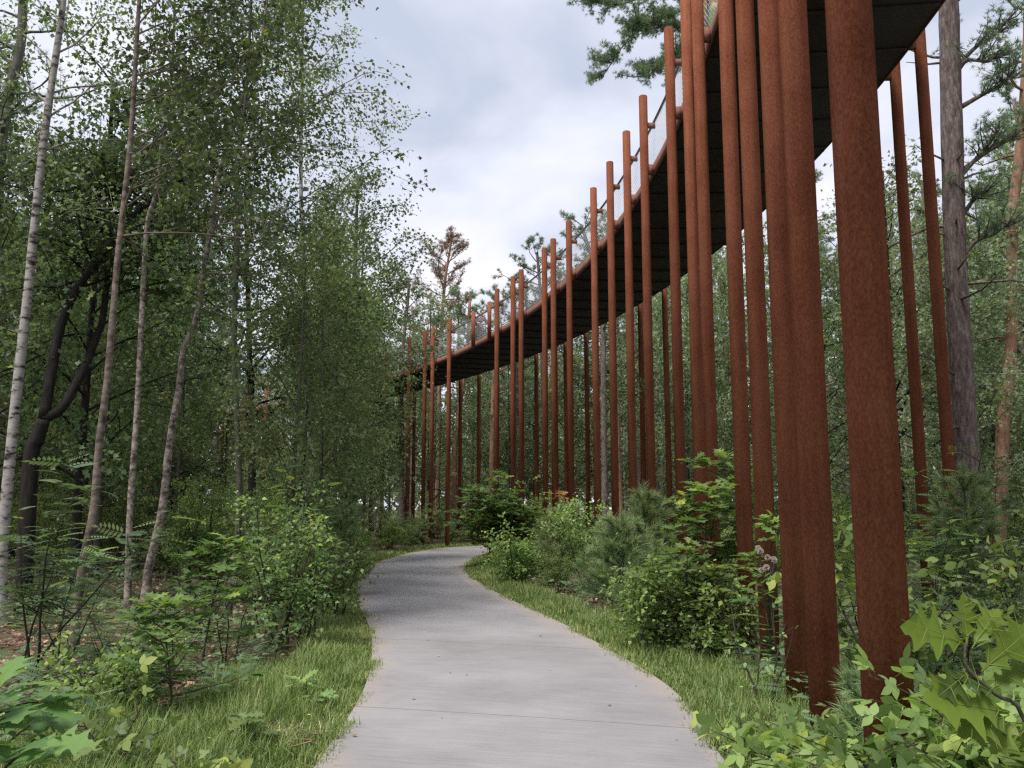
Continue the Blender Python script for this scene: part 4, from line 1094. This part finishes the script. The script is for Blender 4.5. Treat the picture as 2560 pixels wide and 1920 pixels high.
    P("bramble_bush", "low green bramble beside the nearest pair of columns on the verge", "bush", bush(241, .34, .9, nst=18, leaf=T_TRI, size=.1, per=34, twn=7, mat='bush_leaf'), gl(1890, 1700))
    P("bramble_bush", "low mixed weeds between the path edge and the nearest columns", "bush", bush(242, .2, .8, nst=12, leaf=T_OVAL, size=.05, per=34, twn=6, mat='bush_leaf'), gl(1660, 1640))
    P("young_pine", "small young pine sprig between the two nearest columns", "young pine", young_pine(243, .75, .6, .11, 5), np.array([2.12, 5.2, 0]))
    P("rowan_sapling", "tall yellow-green rowan in front of the outer columns", "sapling", rowan(244, 3.3, 3, 9, .2, 'rowan_leaf', spread=.1), gnd(2035, 1390))
    P("rowan_sapling", "rowan sapling with drooping light leaves right of the nearest column", "sapling", rowan(245, 2.1, 4, 11, .2, 'rowan_leaf', spread=.25), gnd(2000, 1420))
    P("rowan_sapling", "dim rowan sapling under the crooked orange pine", "sapling", rowan(246, 2.2, 5, 10, .22, 'rowan_dim', spread=.3), gnd(2150, 1400))
    P("young_pine", "grey-green young fir right of the nearest column", "young pine", young_pine(247, 2.1, 1.3, .13, 9), gnd(2120, 1420))
    P("rowan_sapling", "low dim rowan sapling between the nearest column and the young fir", "sapling", rowan(248, 1.1, 4, 12, .19, 'rowan_dim', spread=.4), gnd(2060, 1500))
    P("hazel_bush", "shaded leafy bush seen between the two nearest columns", "bush", bush(249, 1.7, 1.2, nst=9, size=.1, per=40, leaf=T_OVAL, twn=9), np.array([3.1, 7.6, 0]))
    P("leafy_bush", "dim bush behind the rowan saplings at the right edge", "bush", bush(250, 1.5, 1.6, nst=9, size=.08, per=30, leaf=T_OAKFAR, twn=9), gnd(2200, 1450))
    # big bright oak branch close to the lens
    r = np.random.default_rng(31); gw = Geo(); g2 = Geo(); Y = 2.15
    st = np.array([at(2290, 1900, Y), at(2215, 1560, Y), at(2150, 1500, Y - .02), at(2090, 1445, Y - .03), at(2085, 1390, Y - .03)]); base = np.array([st[0][0] + .1, Y, 0.0])
    st = np.vstack([[base + np.array([0, 0, -.03])], st])
    gw.add(*tube(catmull(st, 4) - base, np.linspace(.0065, .003, (len(st) - 1) * 4 + 1), 6))
    LV = [((2088, 1395), (1958, 1330), .2, .7), ((2088, 1390), (2085, 1262), .17, .8), ((2120, 1450), (2260, 1330), .2, .55), ((2140, 1490), (2240, 1420), .2, .4), ((2095, 1450), (2030, 1500), .16, .2), ((2180, 1540), (1972, 1500), .22, .75), ((2180, 1545), (2060, 1585), .18, .35), ((2150, 1500), (2060, 1440), .16, .1), ((2210, 1560), (2230, 1700), .2, .3), ((2100, 1400), (2170, 1290), .18, .6), ((2200, 1555), (2130, 1640), .16, .9)]
    for (a, b, s, v) in LV:
        p = at(*a, Y - .02); q = at(*b, Y - r.uniform(.0, .1)); ax = (q - p)[None]; L = np.linalg.norm(q - p)
        nr0 = np.array([[r.normal() * .2, -.8, .55]]); cu = T_OAKBIG[0].copy(); c1, c2, c3 = r.uniform(-.1, .25), r.normal() * .35, r.uniform(-.2, .5); cu[:, 2] += -c1 * cu[:, 0] ** 2 + c2 * cu[:, 0] * cu[:, 1] + c3 * cu[:, 1] ** 2 + .025 * np.sin(9 * cu[:, 0] + 5 * v) * np.sign(cu[:, 1])
        scatter(g2, (cu, T_OAKBIG[1]), (p - base)[None], ax, nr0, np.array([L * .86]), np.array([v]))
        a3 = ax[0] / L; s3 = nrm(np.cross(nr0[0], a3)); n3 = np.cross(a3, s3); p0 = p - base
        for (t0, t1, w0) in [(0, .97, 0)] + [(t, t + .17, s * w) for t, w in ((.12, .17), (.38, .33), (.62, .26)) for s in (1, -1)]:
            q0 = p0 + a3 * t0 * L + n3 * (.012 - .12 * t0 * t0) * L; q1 = p0 + a3 * t1 * L + s3 * w0 * L + n3 * (.014 - .12 * t1 * t1 + .1 * abs(w0)) * L
            g2.add(*tube([q0, (q0 + q1) / 2 + n3 * .01 * L * (w0 == 0) * 3, q1], [.0011, .0009, .0004], 4, False), 1.0)
    for k in range(26):
        p = on(st, r.uniform(.3, .85)); a = r.uniform(0, 6.28)
        scatter(g2, T_OAKBIG, (p - base)[None], np.array([[math.cos(a), math.sin(a), .1]]), np.array([[0, -.2, 1.0]]), np.array([r.uniform(.1, .17)]), np.array([r.uniform(0, .4)]))
    P("oak_sapling", "bright yellow-green oak branch close to the lens in the lower right corner", "sapling", [("stem", gw.mesh("stem", M['bark_green'], True)), ("foliage", g2.mesh("foliage", M['bright_oak']))], base)


near_plants()


# ------------------------------------------------------------------ grass, litter, undergrowth
def blades(g, pos, h, w, r, v, lean=.5):
    n = len(pos); a = r.uniform(0, 6.28, n); d = np.stack([np.cos(a), np.sin(a), 0 * a], 1); s = np.stack([-np.sin(a), np.cos(a), 0 * a], 1)
    le = (r.uniform(.1, 1, n) * lean)[:, None]; h = h[:, None]; w = np.broadcast_to(w, (n,))[:, None]; up = np.array([0, 0, 1.0])
    p0 = pos; p1 = pos + up * h * .5 + d * h * le * .22; p2 = pos + up * h * (1 - .35 * le) + d * h * le * .9
    V = np.stack([p0 - s * w, p0 + s * w, p1 + s * w * .8, p1 - s * w * .8, p2], 1).reshape(-1, 3)
    b = np.arange(n)[:, None] * 5
    g.add(V, [b + np.array([[0, 1, 2, 3]]), b + np.array([[3, 2, 4]])], 0.5); g.A[-2] = v; g.A[-1] = v


def build_grass():
    r = np.random.default_rng(41); g = Geo()
    seg = np.linalg.norm(np.diff(MID, axis=0), axis=1)
    for side, E, w0 in ((-1, pl, 1.5), (1, pr_, 1.15)):
        for i in range(n_st - 1):
            p = E[i]; q = E[i + 1]; y = (p[1] + q[1]) / 2
            if y < 1.8 or y > 46: continue
            t = nrm(q - p); nn = np.array([-t[1], t[0]]) * (1 if side < 0 else -1)
            wid = (2.0 if y < 7 else (1.35 if y < 9.5 else .85)) if side < 0 else (1.3 if y < 9 else .95); dist = max(y, 3)
            dens = 6800 / (1 + (dist / 7.0) ** 1.35)
            n = int(seg[i] * wid * dens); s = r.uniform(0, 1, n); o = (r.uniform(0, 1, n) ** 1.25) * wid - .05 - r.uniform(0, 1, n) ** 6 * .08
            clump = .5 + .5 * np.sin(5.1 * (p[0] + o) + 1.7 * y) * np.sin(3.7 * y + 2.2 * o)
            xy = p[None] + (q - p)[None] * s[:, None] + nn[None] * o[:, None]
            hh = (.045 + .1 * np.clip(o / .5, 0, 1) + .08 * clump) * r.uniform(.5, 1.35, n)
            if side < 0: hh *= 1 + .5 * np.exp(-((y - 6.5) / 2.0) ** 2) * (o > .5)
            ww = .0019 * (1 + dist / 6)
            patch = .5 + .5 * np.sin(1.1 * y + 3 * o + (1 if side < 0 else 2.5)) * np.sin(.63 * y + 1.2)
            v = np.clip(.2 + .16 * clump + .17 * patch * (1 if y > 8 else .5) + (.06 if y > 10 else 0) + r.normal(size=n) * .16 + .12 * (o < .15) + (r.uniform(0, 1, n) < .07) * .5, 0, 1)
            blades(g, np.column_stack([xy, np.full(n, -.03)]), hh, ww, r, v, .9)
    tag(put("grass", g.mesh("grass", M['grass'])), "long green and straw-tipped grass along both path edges", "grass", None, 'stuff')
    # undergrowth: seedlings, fern-like leaves over the forest floor
    g = Geo(); n = 0; pos = []
    for _ in range(70000):
        y = 3.2 + 26 * r.uniform() ** 1.5; u = r.uniform(-700, 2290); x = at(u, 1300, y)[0]; pdg, sd = path_dist(x, y)
        lim = (1.6 if y < 7 else .8) if sd < 0 else .7
        if pdg < lim: continue
        if sd < 0 and y > 8 and (math.sin(x * 1.1 + 2) * math.sin(y * .8) > .05) and r.uniform() < .88: continue
        pos.append((x, y, r.uniform(.02, .3) * (1.0 if y > 6 else .7))); n += 1
        if n > 30000: break
    pos = np.array(pos); a = r.uniform(0, 6.28, n); ax = np.stack([np.cos(a), np.sin(a), r.uniform(-.1, .6, n)], 1); nr2 = np.array([0, 0, 1.0]) + r.normal(size=(n, 3)) * .3
    k = r.uniform(0, 1, n); sel = k < .45
    scatter(g, T_FERN, pos[sel], ax[sel], nr2[sel], r.uniform(.08, .24, sel.sum()), r.uniform(0, .9, sel.sum()))
    s2 = (k >= .45) & (k < .58); scatter(g, T_TRI, pos[s2], ax[s2], nr2[s2], r.uniform(.05, .13, s2.sum()), r.uniform(0, .8, s2.sum()))
    s3 = k >= .58; scatter(g, T_BIRCH, pos[s3], ax[s3], nr2[s3], r.uniform(.03, .09, s3.sum()), r.uniform(0, .8, s3.sum()))
    tag(put("undergrowth", g.mesh("undergrowth", M['rowan_dim'])), "low leafy undergrowth covering the forest floor", "undergrowth", None, 'stuff')
    g = Geo(); pos = []; 
    for _ in range(34000):
        y = 3 + 30 * r.uniform() ** 1.4; u = r.uniform(-700, 2270); x = at(u, 1300, y)[0]
        if path_dist(x, y)[0] < .7: continue
        pos.append((x, y, r.uniform(-.02, .03)))
    pos = np.array(pos); n = len(pos); a = r.uniform(0, 6.28, n)
    scatter(g, T_OAKFAR, pos, np.stack([np.cos(a), np.sin(a), r.normal(size=n) * .3], 1), np.array([0, 0, 1.0]) + r.normal(size=(n, 3)) * .35, r.uniform(.05, .12, n), r.uniform(0, 1, n))
    for _ in range(150):
        i = r.integers(2, n_st - 60); e, sg = (pl, 1) if r.uniform() < .5 else (pr_, -1); q = e[i] + (MID[i] - e[i]) * r.uniform(0, 1) ** 3 * .8 + r.normal(size=2) * .1; b = r.uniform(0, 6.28)
        scatter(g, T_BIRCH, np.array([[q[0], q[1], .042]]), np.array([[math.cos(b), math.sin(b), .1]]), np.array([[r.normal() * .2, r.normal() * .2, 1.0]]), np.array([r.uniform(.015, .05)]), np.array([r.uniform()]))
    for _ in range(700):
        y = 6 + 20 * r.uniform(); u = r.uniform(-60, 640); x = at(u, 1300, y)[0]; b = r.uniform(0, 6.28); L = r.uniform(.2, .9)
        g.add(*tube([[x, y, .0], [x + math.cos(b) * L, y + math.sin(b) * L, r.uniform(.0, .1)]], .006, 3, False), r.uniform(0, .5))
    tag(put("leaf_litter", g.mesh("leaf_litter", M['litter'])), "brown fallen leaves and sticks on the forest floor", "leaf litter", None, 'stuff')


build_grass()


# ------------------------------------------------------------------ two people on the bridge
def skin_obj(name, V, E, R, mat, parent, root=0):
    bm = __import__('bmesh').new(); ly = bm.verts.layers.skin.verify(); vs = []
    for i, (p, r) in enumerate(zip(V, R)):
        v = bm.verts.new(tuple(p)); v[ly].radius = (r, r) if np.isscalar(r) else r; v[ly].use_root = (i == root); vs.append(v)
    for a, b in E: bm.edges.new((vs[a], vs[b]))
    me = bpy.data.meshes.new(name); bm.to_mesh(me); bm.free(); me.materials.append(mat)
    o = put(name, me, parent); o.modifiers.new("skin", 'SKIN').use_smooth_shade = True
    m = o.modifiers.new("subdiv", 'SUBSURF'); m.levels = m.render_levels = 2
    return o


def person(label, loc, rotz, J, top, legs, hair='hair', group=None):
    o = thing("person", label, "person", loc, rotz, 1.0, group)
    V = []; E = []; R = []

    def chain(pts, rad, start=None):
        prev = start
        for p, r in zip(pts, rad):
            V.append(np.array(p, float)); R.append(r)
            if prev is not None: E.append((prev, len(V) - 1))
            prev = len(V) - 1
        return prev
    pel = chain([J['pelvis']], [(.13, .1)]); ch = chain([J['waist'], J['chest']], [(.12, .09), (.14, .1)], pel)
    nk = chain([J['neck']], [.055], ch); hd = chain([J['head'], J['crown']], [(.075, .09), (.06, .07)], nk); chain([J['nose']], [.018], len(V) - 2)
    for s in (1, -1):
        m = lambda p: np.array([p[0], p[1] * s, p[2]])
        w = chain([m(J['shoulder']), m(J['elbow']), m(J['wrist'])], [.06, .043, .03], ch); a = m(J['wrist']); d = nrm(m(J['hand']) - a)
        palm = chain([a + d * .06], [(.035, .018)], w); side = np.array([0, 1.0, 0]) * s
        for k, L in enumerate((.075, .085, .08, .062)):
            q = a + d * .085 + side * (.03 - .02 * k) * -1; chain([q, q + d * L * .5 + np.array([0, 0, -.012]), q + d * L * .8 + np.array([0, 0, -.035])], [.009, .0085, .007], palm)
        q = a + d * .04 - side * .035; chain([q, q - side * .02 + d * .035], [.011, .009], palm)
        f = chain([m(J['hip']), m(J['knee' + ('L' if s > 0 else 'R')]), m(J['ankle' + ('L' if s > 0 else 'R')])], [.085, .058, .04], pel); chain([m(J['ankle' + ('L' if s > 0 else 'R')]) + np.array([.16, 0, -.05])], [.035], f)
    skin_obj("body", V, E, R, M['skin'], o)
    V2 = [J['pelvis'] + np.array([0, 0, .05]), J['waist'], J['chest'], J['chest'] * .45 + J['neck'] * .55]; E2 = [(0, 1), (1, 2), (2, 3)]; R2 = [(.16, .125), (.15, .115), (.17, .125), .085]
    V3 = [J['pelvis'] + np.array([0, 0, .06]), J['pelvis']]; E3 = [(0, 1)]; R3 = [(.145, .115), (.155, .125)]
    for s in (1, -1):
        m = lambda p: np.array([p[0], p[1] * s, p[2]]); k = len(V2)
        V2 += [m(J['shoulder']), m(J['elbow']), m(J['wrist'])]; E2 += [(2, k), (k, k + 1), (k + 1, k + 2)]; R2 += [.078, .06, .045]
        k = len(V3); S_ = 'L' if s > 0 else 'R'; V3 += [m(J['hip']), m(J['knee' + S_]), m(J['ankle' + S_])]; E3 += [(1, k), (k, k + 1), (k + 1, k + 2)]; R3 += [.105, .078, .056]
        skin_obj("shoe", [m(J['ankle' + S_]) + np.array([-.03, 0, -.03]), m(J['ankle' + S_]) + np.array([.06, 0, -.06]), m(J['ankle' + S_]) + np.array([.19, 0, -.065])], [(0, 1), (1, 2)], [.05, .048, .035], M['black'], o)
    skin_obj("jacket", V2, E2, R2, M[top], o); skin_obj("trousers", V3, E3, R3, M[legs], o)
    h = np.array(J['head'], float); c = np.array(J['crown'], float); back = np.array([-.02, 0, .0])
    skin_obj("hair", [h + back * 1.6, c + back, c + np.array([.03, 0, .01])], [(0, 1), (1, 2)], [(.085, .085), (.082, .082), (.06, .06)], M[hair], o)
    return o


A3 = lambda *p: np.array(p, float)
th = math.radians(26.75); p = ring(np.array(th), 46.62, zdeck(th) + .2)
RIDE = dict(pelvis=A3(-.18, 0, .93), waist=A3(-.05, 0, 1.08), chest=A3(.2, 0, 1.24), neck=A3(.32, 0, 1.33), head=A3(.4, 0, 1.43), crown=A3(.4, 0, 1.52), nose=A3(.5, 0, 1.42), shoulder=A3(.22, .19, 1.24), elbow=A3(.36, .24, 1.04), wrist=A3(.5, .24, .98), hand=A3(.62, .24, .97),
            hip=A3(-.14, .1, .88), kneeL=A3(.24, .11, .78), kneeR=A3(.18, .11, .58), ankleL=A3(.06, .11, .46), ankleR=A3(.04, .11, .19))
person("person in dark navy clothes bent forward while cycling on the bridge behind the railing", p, th - math.pi / 2, RIDE, 'navy', 'black')


def bicycle(label, loc, rotz):
    o = thing("bicycle", label, "bicycle", loc, rotz)
    t = np.linspace(0, 2 * np.pi, 33)
    for x in (-.5, .56):
        g = Geo(); g.add(*tube([(x - .03, 0, .34), (x + .03, 0, .34)], .001, 4)); g = Geo()
        for k in range(12): g.add(*tube([(x, 0, .34), (x + .31 * math.cos(k * .5236), 0, .34 + .31 * math.sin(k * .5236))], .0018, 3, False))
        w = put("wheel", g.mesh("wheel", M['steel']), o)
        g = Geo(); g.add(*tube(np.stack([x + .325 * np.cos(t), 0 * t, .34 + .325 * np.sin(t)], 1), .018, 8, False)); put("tyre", g.mesh("tyre", M['rubber'], True), w)
    g = Geo()
    for a, b in (((-.5, .0, .34), (-.08, 0, .3)), ((-.08, 0, .3), (-.2, 0, .8)), ((-.5, 0, .34), (-.17, 0, .72)), ((-.17, 0, .72), (.4, 0, .76)), ((-.08, 0, .3), (.42, 0, .68)), ((.38, 0, .86), (.56, 0, .34))): g.add(*tube([a, b], .017, 8))
    put("frame", g.mesh("frame", M['paint']), o)
    g = Geo(); g.add(*tube([(.38, 0, .86), (.4, 0, .95)], .014, 6)); g.add(*tube(catmull([(.56, -.28, .94), (.5, -.24, .95), (.42, 0, .96), (.5, .24, .95), (.56, .28, .94)], 4), .013, 6)); put("handlebar", g.mesh("handlebar", M['black']), o)
    g = Geo(); g.add(*tube([(-.33, 0, .83), (-.25, 0, .84), (-.1, 0, .83), (-.04, 0, .82)], [.07, .075, .035, .02], 10)); put("saddle", g.mesh("saddle", M['black'], True), o)
    g = Geo(); g.add(*tube([(-.08, .07, .3), (.02, .09, .42)], .012, 6)); g.add(*tube([(-.08, -.07, .3), (-.14, -.09, .16)], .012, 6)); g.add(*box((.04, .13, .43), (.09, .09, .02))); g.add(*box((-.14, -.13, .14), (.09, .09, .02))); put("crank", g.mesh("crank", M['paint']), o)


bicycle("dark bicycle ridden by the person in navy on the bridge", p, th - math.pi / 2)
th = math.radians(-.9); p = ring(np.array(th), 46.36, zdeck(th) + .2)
STAND = dict(pelvis=A3(0, 0, .98), waist=A3(.02, 0, 1.15), chest=A3(.05, 0, 1.36), neck=A3(.06, 0, 1.52), head=A3(.09, 0, 1.63), crown=A3(.08, 0, 1.73), nose=A3(.19, 0, 1.63), shoulder=A3(.05, .19, 1.42), elbow=A3(.03, .26, 1.14), wrist=A3(.16, .24, .92), hand=A3(.22, .23, .86),
             hip=A3(0, .1, .92), kneeL=A3(.04, .1, .5), kneeR=A3(.02, .1, .5), ankleL=A3(0, .1, .09), ankleR=A3(-.02, .1, .09))
person("person in yellow top and green trousers standing at the railing high above the paired columns", p, th + math.pi / 2, STAND, 'yellow', 'greencloth')

# small yellow flowers and a clump of dry straw in the left verge
def verge_details():
    r = np.random.default_rng(61)
    for i, (u, v) in enumerate(((679 * .3887 / 1.1573 * 2, 1640), (512, 1606), (598, 1618), (735 * .9, 1590))):
        b = gnd(u if u < 700 else 690, v); g = Geo(); S0 = limb(r, (0, 0, -.03), (r.normal() * .2, r.normal() * .2, 1), .17, 4, .05); g.add(*tube(S0, .0018, 4))
        o = thing("hawkweed_flower", ["small yellow flower closest to the bottom edge of the left grass", "small yellow flower beside the low reddish oak seedling", "small yellow flower right of the dry straw clump", "small yellow flower next to the path edge"][i], "flower", b, 0, 1.0, "small yellow flowers in the left verge")
        put("stem", g.mesh("stem", M['bark_green']), o); g = Geo(); a = np.linspace(0, 6.28, 15)[:-1]
        scatter(g, T_QUAD, np.repeat(S0[-1][None], 14, 0), np.stack([np.cos(a), np.sin(a), .35 + 0 * a], 1), np.repeat([[0, 0, 1.0]], 14, 0), .014, .5); put("petals", g.mesh("petals", M['petal']), o)
    b = gnd(575, 1600); n = 420; pos = np.stack([b[0] + r.normal(size=n) * .16, b[1] + r.normal(size=n) * .12, np.full(n, -.02)], 1); g = Geo()
    blades(g, pos, r.uniform(.05, .2, n), .0022, r, r.uniform(0, 1, n), 2.2)
    tag(put("dry_straw", g.mesh("dry_straw", M['straw'])), "flattened clump of dry straw in the left grass", "straw", None, 'stuff')


verge_details()
